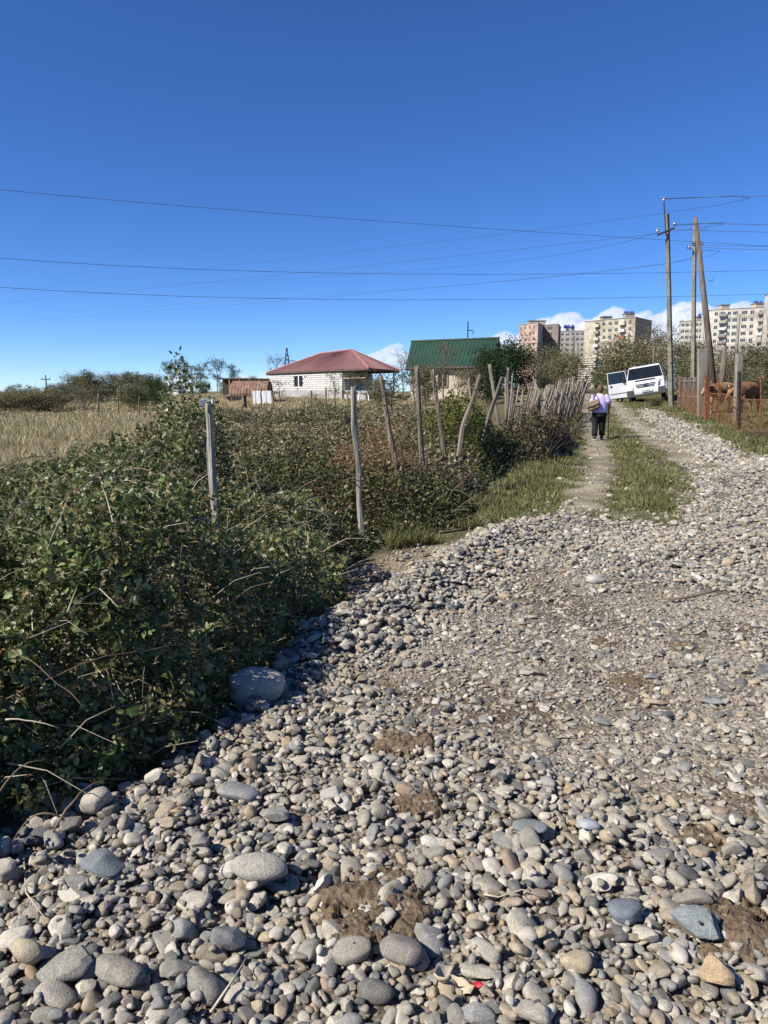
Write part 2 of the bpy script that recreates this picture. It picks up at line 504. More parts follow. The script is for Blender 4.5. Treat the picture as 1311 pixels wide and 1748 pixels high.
stones = []     # x,y,z,d,variant,(rx,ry,rz),scale vec, color
def drop(x, y, d, k, yaw, tilt, sink, flat=1.0, color=None, sy=1.0):
    dim = ST_DIM[k]
    a, b, c = d * dim[0] / 2, d * dim[1] * sy / 2, d * dim[2] * flat / 2
    ix, iy = int((x - HX0) / HR), int((y - HY0) / HR)
    q = max(1, int(a / HR))
    x0, x1, y0, y1 = ix - q, ix + q + 1, iy - q, iy + q + 1
    if x0 < 0 or y0 < 0 or x1 >= HW or y1 >= HH:
        return
    P = Hm[y0:y1, x0:x1]
    dx = hx[x0:x1][None, :] - x; dy = hy[y0:y1][:, None] - y
    cs, sn = math.cos(yaw), math.sin(yaw)
    u = (dx * cs + dy * sn) / a; v = (-dx * sn + dy * cs) / b
    rr = u * u + v * v
    msk = rr < 1
    if not msk.any(): return
    hs = P[msk]
    mw = .4 if d < .07 else .55
    zc = float(hs.mean() * (1 - mw) + hs.max() * mw) + c * (1 - sink) * .8
    # tilt follows the slope of what lies beneath
    g = 0.0
    dome = zc + c * np.sqrt(np.clip(1 - rr, 0, 1))
    P[msk] = np.maximum(P, dome)[msk]
    stones.append((x, y, zc, d, k, (tilt[0], tilt[1], yaw), (d, d * sy, d * flat), color))

# the stones one would pick out by eye: pixel, width in pixels, colour, shape
HERO = [(438, 1203, 108, (.36, .33, .265), 0, 1.0), (465, 1412, 72, (.21, .205, .18), 3, .5), (112, 1682, 100, (.22, .205, .17), 17, .6), (40, 1662, 66, (.34, .29, .2), 4, 1.),
        (198, 1692, 100, (.21, .19, .155), 2, .5), (388, 1636, 66, (.16, .16, .155), 7, .9), (567, 1374, 48, (.30, .285, .25), 9, .8), (172, 1508, 78, (.15, .165, .17), 5, .7),
        (686, 1656, 86, (.19, .17, .145), 6, .8), (1072, 1591, 62, (.14, .155, .17), 10, .9), (1226, 1702, 66, (.36, .26, .155), 13, 1.1), (1182, 1566, 78, (.29, .255, .2), 15, .5),
        (905, 1437, 66, (.17, .18, .18), 14, .5), (1252, 1478, 42, (.27, .25, .2), 15, 1.), (1005, 1440, 44, (.30, .31, .33), 16, .6), (405, 1372, 84, (.22, .22, .21), 8, .45),
        (445, 1532, 112, (.27, .25, .21), 18, .6), (1192, 1612, 92, (.17, .19, .185), 11, .5), (392, 1508, 46, (.40, .37, .32), 19, 1.), (340, 1467, 40, (.21, .2, .18), 21, .9),
        (620, 1020, 30, (.33, .31, .27), 22, .8), (1018, 996, 40, (.40, .37, .32), 24, .7), (1112, 1163, 30, (.2, .2, .19), 25, .7), (636, 1103, 30, (.30, .27, .22), 27, 1.),
        (62, 1432, 44, (.34, .31, .25), 28, 1.), (600, 945, 22, (.42, .40, .35), 30, .8), (630, 975, 24, (.42, .40, .35), 31, .8), (1030, 1240, 36, (.17, .175, .17), 26, .6),
        (1215, 1205, 46, (.24, .24, .235), 33, .45), (745, 1477, 40, (.26, .24, .19), 34, .8), (600, 1660, 70, (.26, .235, .185), 0, .6), (300, 1690, 56, (.19, .18, .16), 5, .8)]
# small filler first, then larger over it
def throw(n, xs, ys, med, sig, lo, hi, sink, best=3, fl=(.85, 1.15), ceil=None):
    dd = np.clip(np.exp(rng.normal(math.log(med), sig, n)), lo, hi)
    
    for i in range(n):
        x, y, d = xs[i], ys[i], float(dd[i])
        bx, by, bh = x, y, 1e9
        for _ in range(best):          # roll towards a hollow near by
            tx, ty = x + random.uniform(-1, 1) * d * .9, y + random.uniform(-1, 1) * d * .9
            jx, jy = int((tx - HX0) / HR), int((ty - HY0) / HR)
            if 0 <= jx < HW and 0 <= jy < HH:
                h = Hm[jy, jx] - H0[jy, jx]
                if h < bh: bx, by, bh = tx, ty, h
        if ceil is not None and bh > ceil: continue
        drop(bx, by, d, random.randrange(NV), random.uniform(0, 6.28), (random.gauss(0, .3), random.gauss(0, .3)), sink, sy=random.uniform(.85, 1.1), flat=random.uniform(*fl))

def sample(n, ylo, yhi, poly, keep=None):
    """points inside a zone and inside what the lens could take in, with a metre to spare"""
    y = rng.uniform(ylo, yhi, n); x = rng.uniform(-1.0, 1.0, n) * (y * .56 + 1.5)
    ok = sdist(x, y, poly) + lump(x, y, 3) * (.1 + .22 * sstep(5.5, 8, y)) > 0
    if keep is not None: ok &= keep(x, y)
    return x[ok], y[ok]
inpack = lambda x, y: sdist(x, y, PACKED) + lump(x, y, 2.5) * .22
# (a) fine chips, everywhere
for (ya, yb, dens, med) in ((.9, 3.2, 1100, .015), (3.2, 6.0, 900, .018), (6.0, 9.5, 260, .026)):
    n = int((yb - ya) * ((ya + yb) * .56 + 3.0) * dens)
    xs, ys = sample(n, ya, yb, GRAVEL)
    throw(len(xs), xs, ys, med, .3, .008, .04, .5, best=1)
# (b) packed part: small stones pressed into the soil
n = int(8.5 * 10.6 * 400)
xs, ys = sample(n, 1.0, 9.5, GRAVEL, lambda x, y: inpack(x, y) > 0)
throw(len(xs), xs, ys, .031, .42, .012, .10, 1.0, best=1, fl=(.45, .8))
# (c) loose stones
for (ya, yb, dens, med) in ((.9, 2.6, 900, .039), (2.6, 4.5, 760, .039), (4.5, 8, 620, .040), (8, 12, 400, .046), (12, 17, 240, .054)):
    n = int((yb - ya) * ((ya + yb) * .56 + 3.0) * dens)
    xs, ys = sample(n, ya, yb, GRAVEL, lambda x, y: inpack(x, y) < 0)
    throw(len(xs), xs, ys, med, .42, .016, .105, .58, fl=(.6, 1.0))
# small stones that have rolled into the gaps
for (ya, yb, dens, med) in ((.9, 2.6, 700, .028), (2.6, 4.5, 480, .031), (4.5, 8, 260, .036)):
    n = int((yb - ya) * ((ya + yb) * .56 + 3.0) * dens)
    xs, ys = sample(n, ya, yb, GRAVEL, lambda x, y: inpack(x, y) < .1)
    throw(len(xs), xs, ys, med, .25, .015, .05, .35, best=6, ceil=.05)
# (d) a few cast over the packed part and the pocket by the bush
xs, ys = sample(700, 1.5, 9, PACKED); throw(len(xs), xs, ys, .050, .3, .03, .09, 1.0, best=1, fl=(.5, .8))
xs, ys = sample(30000, 4, 9, POCKET); xs, ys = xs[:900], ys[:900]; throw(len(xs), xs, ys, .022, .5, .01, .1, .6, best=1)
pts = np.array([hit(*p) for p in EDGE_PX])
t_ = rng.uniform(0, len(pts) - 1.001, 520); i_ = t_.astype(int); f_ = (t_ - i_)[:, None]
ed = pts[i_] * (1 - f_) + pts[i_ + 1] * f_ + np.stack([rng.normal(-.08, .16, 520), rng.normal(0, .12, 520)], 1)
throw(len(ed), ed[:, 0], ed[:, 1], .05, .4, .02, .13, .5, best=1)
for (px, py, w, c, k, fl) in HERO:
    x, y = hit(px, py, ground_z)
    dist = math.sqrt(x * x + y * y + 2.0)
    drop(x, y + .02, w / F * dist * .82, k, random.uniform(-.5, .5), (random.gauss(0, .1), random.gauss(0, .1)), .5, flat=fl * .62 / ST_DIM[k][2], color=c)
near_n = len(stones)

# (e) stones along the tracks and the tongue by the fence, farther off (no pile)
def far_stones(poly, n, med, sink, box):
    x = rng.uniform(box[0], box[1], n); y = rng.uniform(box[2], box[3], n)
    ok = sdist(x, y, poly) + lump(x, y, 1.5) * .3 + lump(x, y, 4) * .12 > 0
    x, y = x[ok], y[ok]
    z = ground_z(x, y)
    d = np.clip(np.exp(rng.normal(math.log(med), .35, len(x))), .02, .2)
    for i in range(len(x)):
        k = random.randrange(NV)
        stones.append((x[i], y[i], z[i] + d[i] * ST_DIM[k][2] * .5 * (1 - sink), d[i], k, (random.gauss(0, .3), random.gauss(0, .3), random.uniform(0, 6.28)), (d[i],) * 3, None))
def bbox(p):
    a = np.array(p); return a[:, 0].min(), a[:, 0].max(), a[:, 1].min(), min(a[:, 1].max(), 60)
# stragglers beyond the ragged end of the gravel
n = 60000
x = rng.uniform(0, 9.5, n); y = rng.uniform(6, 19, n)
g = sdist(x, y, GRAVEL); onroad = (x > xfence(y) + 1.2) & (x < xright(y) + .6)
ok = (g < .1) & onroad & (rng.random(n) < .34 * np.exp(g / .55)) & (sdist(x, y, POCKET) < 0)
x, y = x[ok], y[ok]; z = ground_z(x, y); d = np.clip(np.exp(rng.normal(math.log(.055), .35, len(x))), .02, .13)
for i in range(len(x)):
    k = random.randrange(NV)
    stones.append((x[i], y[i], z[i] + d[i] * ST_DIM[k][2] * .12, d[i], k, (random.gauss(0, .25), random.gauss(0, .25), random.uniform(0, 6.28)), (d[i],) * 3, None))
far_stones(TONGUE, 26000, .078, .6, bbox(TONGUE))
far_stones(TRACK_L, 22000, .045, .75, bbox(TRACK_L))
far_stones(TRACK_R, 26000, .05, .75, bbox(TRACK_R))
bx = np.array([hit(*p) for p in [(985, 700), (1300, 700), (1311, 860), (880, 880)]])
far_stones([tuple(p) for p in bx], 2200, .05, .8, bbox(bx))

S_xyz = np.array([(s[0], s[1], s[2]) for s in stones]); S_d = np.array([s[3] for s in stones])
dist = np.sqrt(S_xyz[:, 0] ** 2 + S_xyz[:, 1] ** 2 + (CAM_Z - S_xyz[:, 2]) ** 2)
size_px = S_d / dist * F
# drawn straight ahead of the lens or not
pr_u = S_xyz[:, 0] / (S_xyz[:, 1] * CP - (S_xyz[:, 2] - CAM_Z) * SP)
pr_v = (S_xyz[:, 1] * SP + (S_xyz[:, 2] - CAM_Z) * CP) / (S_xyz[:, 1] * CP - (S_xyz[:, 2] - CAM_Z) * SP)
inview = (np.abs(pr_u) < .52) & (pr_v > -.69)
# buried under later stones?
jx = np.clip(((S_xyz[:, 0] - HX0) / HR).astype(int), 0, HW - 1); jy = np.clip(((S_xyz[:, 1] - HY0) / HR).astype(int), 0, HH - 1)
top = S_xyz[:, 2] + S_d * .2
ontop = (Hm[jy, jx] - top < S_d * .12) | (np.arange(len(stones)) >= near_n)
hero = np.array([s[7] is not None for s in stones])
rank = np.where(inview & ontop, size_px, 0) + hero * 1e4
order = np.argsort(-rank)
single = order[:300]
road = tag(empty('gravel_track', (0, 0, 0)), 'gravel track of loose grey river stones over packed dirt', kind='structure')
srccol = bpy.data.collections.new('stone_shapes'); COL.children.link(srccol)
used = set()
order_k = []
for i in single:
    x, y, z, d, k, rot, sc, c = stones[i]
    o = bpy.data.objects.new('stone', STONES[k])
    if k not in used and c is None:
        used.add(k); srccol.objects.link(o); order_k.append((o, k))
    else:
        COL.objects.link(o)
    o.parent = road
    o.location = (x, y, z); o.rotation_euler = rot; o.scale = sc
    if c: o.color = (*c, 0.0)
# the collection node hands the shapes over sorted by name
order_k.sort(key=lambda t: t[0].name)
slot = {k: i for i, (o, k) in enumerate(order_k)}
rest = np.setdiff1d(np.arange(len(stones)), single)
kk = np.array([slot.get(stones[i][4], stones[i][4] % len(order_k)) for i in rest], np.int32)
pm = bpy.data.meshes.new('pebble_bed')
pm.vertices.add(len(rest)); pm.vertices.foreach_set('co', S_xyz[rest].astype(np.float32).ravel())
def vattr(me, name, typ, data, key):
    a = me.attributes.new(name, typ, 'POINT'); a.data.foreach_set(key, data)
vattr(pm, 'pick', 'INT', kk, 'value')
vattr(pm, 'turn', 'FLOAT_VECTOR', np.array([stones[i][5] for i in rest], np.float32).ravel(), 'vector')
vattr(pm, 'size', 'FLOAT_VECTOR', np.array([stones[i][6] for i in rest], np.float32).ravel(), 'vector')
pb = link('pebble_bed', pm, road)
tag(pb, 'smaller stones and chips filling the gaps', kind='stuff')
ng = bpy.data.node_groups.new('pebbles', 'GeometryNodeTree')
ng.interface.new_socket('Geometry', in_out='INPUT', socket_type='NodeSocketGeometry')
ng.interface.new_socket('Geometry', in_out='OUTPUT', socket_type='NodeSocketGeometry')
N = ng.nodes; L = ng.links
gi = N.new('NodeGroupInput'); go = N.new('NodeGroupOutput')
iop = N.new('GeometryNodeInstanceOnPoints'); ci = N.new('GeometryNodeCollectionInfo')
ci.inputs['Collection'].default_value = srccol; ci.inputs['Separate Children'].default_value = True; ci.inputs['Reset Children'].default_value = True
iop.inputs['Pick Instance'].default_value = True
def nattr(name, typ):
    n = N.new('GeometryNodeInputNamedAttribute'); n.data_type = typ; n.inputs[0].default_value = name; return n.outputs[0]
e2r = N.new('FunctionNodeEulerToRotation')
L.new(gi.outputs[0], iop.inputs['Points']); L.new(ci.outputs[0], iop.inputs['Instance'])
L.new(nattr('pick', 'INT'), iop.inputs['Instance Index'])
L.new(nattr('turn', 'FLOAT_VECTOR'), e2r.inputs[0]); L.new(e2r.outputs[0], iop.inputs['Rotation'])
L.new(nattr('size', 'FLOAT_VECTOR'), iop.inputs['Scale'])
L.new(iop.outputs[0], go.inputs[0])
md = pb.modifiers.new('pebbles', 'NODES'); md.node_group = ng
print('stones', len(stones), 'shapes', len(order_k))

# soil clods and rubbish lying on the stones
M_soil = material('soil_clod', (.085, .06, .038), (.19, .145, .097), scale=30, rough=1, bump=.8, bscale=60, spec=.05)
def topz(x, y):
    jx, jy = int((x - HX0) / HR), int((y - HY0) / HR)
    return float(Hm[jy, jx]) if 0 <= jx < HW and 0 <= jy < HH else gz(x, y)
CLODS = [(722, 1382, 60, 'crumbly dark soil clod among grey stones in middle foreground'), (640, 1560, 120, 'broad brown soil patch between stones near the bottom'),
         (605, 1615, 60, 'dark crumbly soil clod just below the broad soil patch'), (1245, 1600, 110, 'brown cracked mud patch at the lower right edge'),
         (1085, 1160, 60, 'tan flattened mud cake on the packed track'), (1167, 1105, 44, 'brown dry mud tuft farther up the packed track'),
         (1030, 1098, 40, 'small dark soil crumb farthest up the packed track'), (690, 1270, 80, 'thin dark soil smear left of the packed track'), (1195, 1440, 60, 'dark mud spot near the right edge above the orange rock')]
for n, (px, py, w, lab) in enumerate(CLODS):
    x, y = hit(px, py, ground_z); dd = math.sqrt(x * x + y * y + 2.2); r0 = w / F * dd / 2 * 1.25
    V, C = [], []
    g = 58
    vs, fs = [], []
    ks = [topz(x + random.uniform(-1, 1) * r0, y + random.uniform(-1, 1) * r0) for _ in range(60)]
    zt = float(np.percentile(ks, 66))
    for j in range(g):
        for i in range(g):
            a, b = (i / (g - 1) * 2 - 1), (j / (g - 1) * 2 - 1)
            q = Vector((a * 2.2 + n * 7, b * 2.2, 0))
            h = .55 - (a * a + b * b) * 1.0 + mnoise.noise(q) * .8 + mnoise.noise(q * 3.2) * .5 + .3 * abs(mnoise.noise(q * 7)) + .22 * mnoise.noise(q * 15)
            xx, yy = x + a * r0 * 1.15, y + b * r0 * 1.15
            vs.append((xx, yy, zt + (h * r0 * .16 if h > 0 else h * .12) - .004))
    fs = [(j * g + i, j * g + i + 1, (j + 1) * g + i + 1, (j + 1) * g + i) for j in range(g - 1) for i in range(g - 1)]
    o = MB().add(vs, fs).build('soil_clod', M_soil, smooth=True)
    tag(o, lab, 'soil clod', 'soil clods on the gravel')
    if r0 > .02:
        mb = MB()
        for q in range(26):
            a, rr = random.uniform(0, 6.28), r0 * random.uniform(.2, 1.1); s = r0 * random.uniform(.04, .13)
            cx, cy = x + math.cos(a) * rr, y + math.sin(a) * rr
            mb.box((cx, cy, topz(cx, cy) + s * .3), (s, s * .8, s * .7), Matrix.Rotation(random.uniform(0, 6), 3, 'Z') @ Matrix.Rotation(random.uniform(0, 6), 3, 'X'), taper=.6)
        tag(mb.build('crumb', M_soil, o, smooth=False, bevel=.002), kind='stuff')
M_scrap = material('card_scrap', (.38, .31, .21), (.50, .43, .31), scale=12, rough=.8)
M_red = material('red_wrapper', (.42, .02, .035), (.6, .05, .06), scale=20, rough=.35, spec=.5)
M_pale = material('pale_inside', (.36, .30, .20), (.46, .40, .29), scale=20)
def curl(px, py, w, yaw, mat, name, lab, cat, pitch=.5):
    x, y = hit(px, py, ground_z); dd = math.sqrt(x * x + y * y + 2.2); s = w / F * dd
    vs, fs = [], []
    for j in range(7):
        for i in range(7):
            a, b = i / 6 - .5, j / 6 - .5
            ww = (1 - .6 * abs(a) ** 1.5 * 2) + .1 * math.sin(i * 2.3 + j)
            vs.append((a * s, b * s * .5 * ww, s * (.9 * a * a + .25 * b * b + .08 * math.sin(7 * a + 3 * b))))
    fs = [(j * 7 + i, j * 7 + i + 1, (j + 1) * 7 + i + 1, (j + 1) * 7 + i) for j in range(6) for i in range(6)]
    o = MB().add(vs, fs).build(name, mat, smooth=True)
    sol = o.modifiers.new('thick', 'SOLIDIFY'); sol.thickness = .0015
    o.location = (x, y, topz(x, y) + .012); o.rotation_euler = (pitch, random.uniform(-.3, .3), yaw)
    tag(o, lab, cat)
curl(752, 1688, 46, 1.2, M_scrap, 'husk', 'curled dry brown husk standing on stones near the bottom', 'husk')
curl(785, 1692, 40, -.5, M_pale, 'husk', 'pale torn husk beside the red wrapper', 'husk')
curl(812, 1690, 17, .4, M_red, 'wrapper', 'small crumpled red wrapper on the foreground stones', 'wrapper')
def twig(pxs, r, name, lab, mat, lift=.015):
    P = []
    for (px, py) in pxs:
        x, y = hit(px, py, ground_z); P.append((x, y, topz(x, y) + lift))
    o = MB().tube(P, [r * (1 - .6 * i / (len(P) - 1)) for i in range(len(P))], 5).build(name, mat, smooth=True)
    tag(o, lab, 'twig', 'twigs lying on the gravel')
twig([(1145, 1030), (1175, 1027), (1200, 1022), (1228, 1015)], .012, 'twig', 'dark bent twig lying across the gravel right of centre', M_twig, .03)
twig([(360, 1748), (395, 1722), (412, 1690), (425, 1660)], .004, 'twig', 'thin pale twig among the big stones near bottom left', M_dead, .03)
twig([(45, 1400), (42, 1480), (46, 1540), (75, 1590)], .004, 'twig', 'slender upright cane at the lower left corner by the bush', M_dead, .02)
twig([(825, 1545), (850, 1548), (890, 1545), (930, 1552)], .003, 'twig', 'thin straw twig right of the broad soil patch', M_dead, .03)
# ================================================================== VEGETATION
# leaflet: ovate, folded along the midrib, tip drooping
LT = np.array([(0, 0, 0), (-.24, .2, .08), (-.33, .48, .09), (-.2, .80, .02), (0, 1.08, -.14), (.2, .80, .02), (.33, .48, .09), (.24, .2, .08), (0, .5, -.03)], float)
LF = np.array([(0, 8, 1), (1, 8, 2), (2, 8, 3), (3, 8, 4), (4, 8, 5), (5, 8, 6), (6, 8, 7), (7, 8, 0)])
# small diamond leaf
DT = np.array([(0, 0, 0), (-.28, .45, .05), (0, 1, -.08), (.28, .45, .05)], float)
DF = np.array([(0, 2, 1), (0, 3, 2)])

def palette(n, cols, w=None, jit=.25):
    cols = np.array(cols); w = np.array(w, float) if w is not None else np.ones(len(cols))
    c = cols[rng.choice(len(cols), n, p=w / w.sum())]
    return np.clip(c * np.exp(rng.normal(0, jit, (n, 1))) * np.exp(rng.normal(0, .06, (n, 3))), 0, .9)

def leaf_rot(n, up=1.0, out=None, spread=.8):
    Nn = rng.normal(0, spread, (n, 3)); Nn[:, 2] += up
    if out is not None: Nn += out
    return frames(Nn, rng.uniform(0, 6.283, n))

def trifoliate(P, size, up=1.0, out=None, spread=.55):
    """each point becomes three leaflets sharing a stalk end"""
    n = len(P)
    Rm = leaf_rot(n, up, out, spread)
    outR, outP = [], []
    for a in (-1.25, 0, 1.25):
        c, s = math.cos(a), math.sin(a)
        M = np.array([(c, -s, 0), (s, c, 0), (0, 0, 1)])
        tl = rng.normal(-.1, .5, n)
        ct, st = np.cos(tl), np.sin(tl)
        Tm = np.zeros((n, 3, 3)); Tm[:, 0, 0] = 1; Tm[:, 1, 1] = ct; Tm[:, 1, 2] = -st; Tm[:, 2, 1] = st; Tm[:, 2, 2] = ct
        outR.append(np.einsum('nij,jk,nkl->nil', Rm, M, Tm)); outP.append(P)
    return np.concatenate(outP), np.concatenate(outR), np.concatenate([size * .85, size, size * .85])

def stems_mesh(paths, radii, n=4):
    mb = MB()
    for p, r in zip(paths, radii): mb.tube(p, [r * (1 - .7 * i / (len(p) - 1)) for i in range(len(p))], n, cap=False)
    return mb

# ------------------------------------------------------------ the bramble thicket close by
THICK = [(a - .03, b) for a, b in (hit(*p) for p in EDGE_PX)] + [(-.75, 8.2), (-2.2, 8.6), (-4.2, 7.5), (-5.2, 5.5), (-5.0, 3.0), (-4.3, 1.4), (-2.9, 1.05), (-1.75, 1.45)]
def thick_h(X, Y):
    e = sdist(X, Y, THICK)
    h = (1.0 + .18 * lump(X, Y, 1.8) + .10 * lump(X, Y, 5.5) + .12 * sstep(3, 6.5, Y)) * (1 - np.exp(-np.clip(e, 0, 9) / .19))
    h = h * (1 - .3 * sstep(3.0, 1.8, Y)) 
    cap = 1.5 - Y * np.interp(X / np.maximum(Y, .5), [-.62, -.52, -.44, -.337, -.29, -.25, -.2, -.1], [.16, .130, .106, .066, .07, .155, .165, .18]) * np.where(Y > 5.8, .75, 1) + .07 * lump(X, Y, 3.3) + .05 * lump(X, Y, 7)
    h = np.where(Y > 2.2, np.minimum(h, np.maximum(cap, .25)), h)
    return h, e
def sample_thick(n):
    X = rng.uniform(-5.3, .3, n * 6); Y = rng.uniform(1.0, 8.7, n * 6)
    vis = (X > -.58 * Y - 1.3)
    X, Y = X[vis], Y[vis]
    w = rng.random(len(X)) < np.clip(7.0 / (Y * Y + 2), .2, 1.0)
    X, Y = X[w], Y[w]
    h, e = thick_h(X, Y)
    ok = e > -.02
    X, Y, h, e = X[ok][:n], Y[ok][:n], h[ok][:n], np.maximum(e[ok][:n], 0)
    side = np.exp(-e / .20)
    t = np.where(rng.random(len(X)) < side * .95, rng.random(len(X)) * .98, rng.beta(1.0, 3.6, len(X)))
    hh = np.maximum(h, .45 * np.exp(-e / .1) * (.6 + .4 * lump(X, Y, 5)))
    Z = ground_z(X, Y) + hh * (1 - t) + rng.normal(0, .035, len(X))
    clump = lump(X * 1.0, Y * 1.0 + Z * .8, 7)
    keep = clump + rng.normal(0, .3, len(X)) > -.42
    return X[keep], Y[keep], np.maximum(Z[keep], ground_z(X[keep], Y[keep]) + .02), e[keep], t[keep]
X, Y, Z, e, t = sample_thick(86000)
# leafy shoots that stick out of the mass
sx, sy, sz = [], [], []
bx_ = rng.integers(0, len(X), 420)
for q in bx_:
    if t[q] > .25 and e[q] > .2: continue
    a = rng.uniform(0, 6.283); L_ = rng.uniform(.12, .38); nl = int(L_ / .028)
    for f in np.linspace(.1, 1, nl):
        sx.append(X[q] + math.cos(a) * L_ * f * .75 + rng.normal(0, .012)); sy.append(Y[q] + math.sin(a) * L_ * f * .75 + rng.normal(0, .012)); sz.append(Z[q] + L_ * (f * .85 - .55 * f * f) + rng.normal(0, .01))
X, Y, Z = np.concatenate([X, sx]), np.concatenate([Y, sy]), np.concatenate([Z, sz]); e = np.concatenate([e, np.full(len(sx), .3)]); t = np.concatenate([t, np.zeros(len(sx))])
P = np.stack([X, Y, Z], 1)
out = np.zeros((len(X), 3)); sd = np.exp(-e / .3); out[:, 0] = .7 * sd; out[:, 1] = -.45 * sd
size = np.clip(rng.normal(.026, .009, len(X)), .012, .055) * (1 + .05 * np.maximum(Y - 3, 0))
P3, R3, S3 = trifoliate(P, size, up=.75, out=out, spread=.8)
P3 = P3 + rng.normal(0, .006, P3.shape); S3 = S3 * np.exp(rng.normal(0, .22, len(S3)))
Cc = palette(len(X), [(.098, .125, .036), (.135, .16, .052), (.185, .20, .08), (.07, .09, .028), (.24, .20, .07), (.17, .11, .06), (.26, .21, .12)], [5, 5, 3.5, 3.5, 1, 1.2, .7])
Cc = np.concatenate([Cc] * 3)
thicket = empty('bramble_thicket', (-1.4, 4.0, 0), label='large dark green bramble thicket filling the left foreground beside the stones', cat='bramble')
off = np.array(thicket.location)
# the 280 leaflets nearest to the lens that show on the outside stay single
dd = np.linalg.norm(P3 - np.array([0, 0, CAM_Z]), axis=1)
face = S3 / dd * np.concatenate([np.where((t < .25) | (e < .12), 1, .2)] * 3)
big = np.argsort(-face)[:280]
mask = np.ones(len(P3), bool); mask[big] = False
close = mask & (dd < 4.0) & (np.concatenate([(t < .5) | (e < .2)] * 3))
farr = mask & ~close
V, Fa, Cv = scatter(LT, LF, P3[close] - off, R3[close], S3[close], Cc[close])
V2, Fa2, Cv2 = scatter(DT * np.array([1.25, 1, 1]), DF, P3[farr] - off, R3[farr], S3[farr], Cc[farr])
print('leaflets', close.sum(), farr.sum())
fo = link('foliage', np_mesh('foliage', np.concatenate([V, V2]), tris=np.concatenate([Fa, Fa2 + len(V)]), col=np.concatenate([Cv, Cv2])), thicket, M_leaf); tag(fo, kind='stuff')
leaf_meshes = []
for c in [(.065, .088, .028), (.095, .115, .045), (.13, .15, .06), (.048, .066, .024)]:
    leaf_meshes.append(np_mesh('leaf', LT, tris=LF, col=np.tile(np.array(c), (len(LT), 1))))
    leaf_meshes[-1].materials.append(M_leaf)
for q, i in enumerate(big):
    o = bpy.data.objects.new('leaf', leaf_meshes[int(rng.integers(0, 4))]); COL.objects.link(o); o.parent = thicket
    M = Matrix(R3[i].tolist()).to_4x4(); M.translation = Vector(P3[i] - off)
    s = float(S3[i]); o.matrix_local = M @ Matrix.Diagonal((s, s, s, 1))
# fine twigs and dry stems inside
paths, rad = [], []
n = 4200
xs = rng.uniform(-4.6, .2, n * 4); ys = rng.uniform(1.6, 8.4, n * 4)
h, e_ = thick_h(xs, ys); ok = (e_ > .05) & (xs > -.6 * ys - .8); xs, ys, h = xs[ok][:n], ys[ok][:n], h[ok][:n]
zz = ground_z(xs, ys)
for i in range(len(xs)):
    a = random.uniform(0, 6.28); l = random.uniform(.12, .4); z0 = zz[i] + h[i] * random.uniform(.15, .95)
    p0 = Vector((xs[i], ys[i], z0)) - Vector(off)
    d = Vector((math.cos(a), math.sin(a), random.uniform(-.5, .9)))
    paths.append([p0, p0 + d * l * .5 + Vector((0, 0, .03)), p0 + d * l]); rad.append(random.uniform(.0012, .003))
tag(stems_mesh(paths, rad, 3).build('twigs', M_dead, thicket), kind='stuff')
# arching canes, one by one
def cane(p0, p1, rise, r, mat, parent, off, n=9):
    pts = []
    jit = min(.006, (Vector(p1) - Vector(p0)).length * .006)
    for i in range(n):
        t = i / (n - 1)
        p = Vector(p0).lerp(Vector(p1), t) + Vector((0, 0, rise * 4 * t * (1 - t)))
        p += Vector((random.gauss(0, 1), random.gauss(0, 1), random.gauss(0, 1))) * jit
        pts.append(p - Vector(off))
    return MB().tube(pts, [r * (1 - .65 * i / (n - 1)) for i in range(n)], 5).build('cane', mat, parent, smooth=True)
def tp(px, py, d): return at(px, py, d)
CANES = [((150, 770, 4.6), (275, 750, 4.8), .16), ((0, 835, 3.2), (60, 800, 3.4), .05), ((0, 800, 3.6), (110, 785, 3.9), .04), ((60, 900, 3.2), (260, 770, 4.4), .06),
         ((20, 1110, 2.35), (150, 1215, 2.25), .02), ((80, 940, 3.0), (118, 845, 3.1), 0), ((170, 1005, 2.9), (203, 1037, 2.8), 0), ((10, 1228, 2.1), (100, 1243, 2.1), .01),
         ((230, 800, 4.4), (300, 840, 4.2), .04), ((115, 1045, 2.7), (130, 1005, 2.75), 0), ((300, 880, 4.2), (210, 820, 4.4), .05), ((330, 900, 4.4), (470, 860, 5.2), .05),
         ((90, 1420, 1.75), (180, 1330, 1.95), .03), ((40, 860, 3.1), (0, 930, 2.9), .03), ((250, 960, 3.5), (330, 935, 3.7), .03), ((440, 960, 5), (520, 900, 5.6), .05),
         ((0, 1350, 1.8), (80, 1300, 1.9), .03), ((110, 1400, 1.85), (20, 1440, 1.8), .05), ((215, 940, 3.5), (120, 920, 3.3), .06), ((340, 720, 6), (255, 700, 5.6), .12)]
for k, (a, b, rise) in enumerate(CANES):
    cane(tp(*a), tp(*b), rise, random.uniform(.0022, .0042), M_dead if k in (5, 6, 7, 9, 10, 14) else M_cane, thicket, off)
for k in range(46):
    x = random.uniform(-4, -.4); y = random.uniform(2.2, 7.8)
    hh, ee = thick_h(np.array([x]), np.array([y]))
    if ee[0] < .1 or x < -.58 * y - .2: continue
    a = random.uniform(0, 6.28); l = random.uniform(.4, .9)
    p0 = (x, y, gz(x, y) + hh[0] * .9); p1 = (x + math.cos(a) * l, y + math.sin(a) * l, gz(x, y) + hh[0] * random.uniform(.8, 1.02))
    cane(p0, p1, random.uniform(.03, .16), random.uniform(.0016, .0034), M_dead if k % 4 == 0 else M_cane, thicket, off)

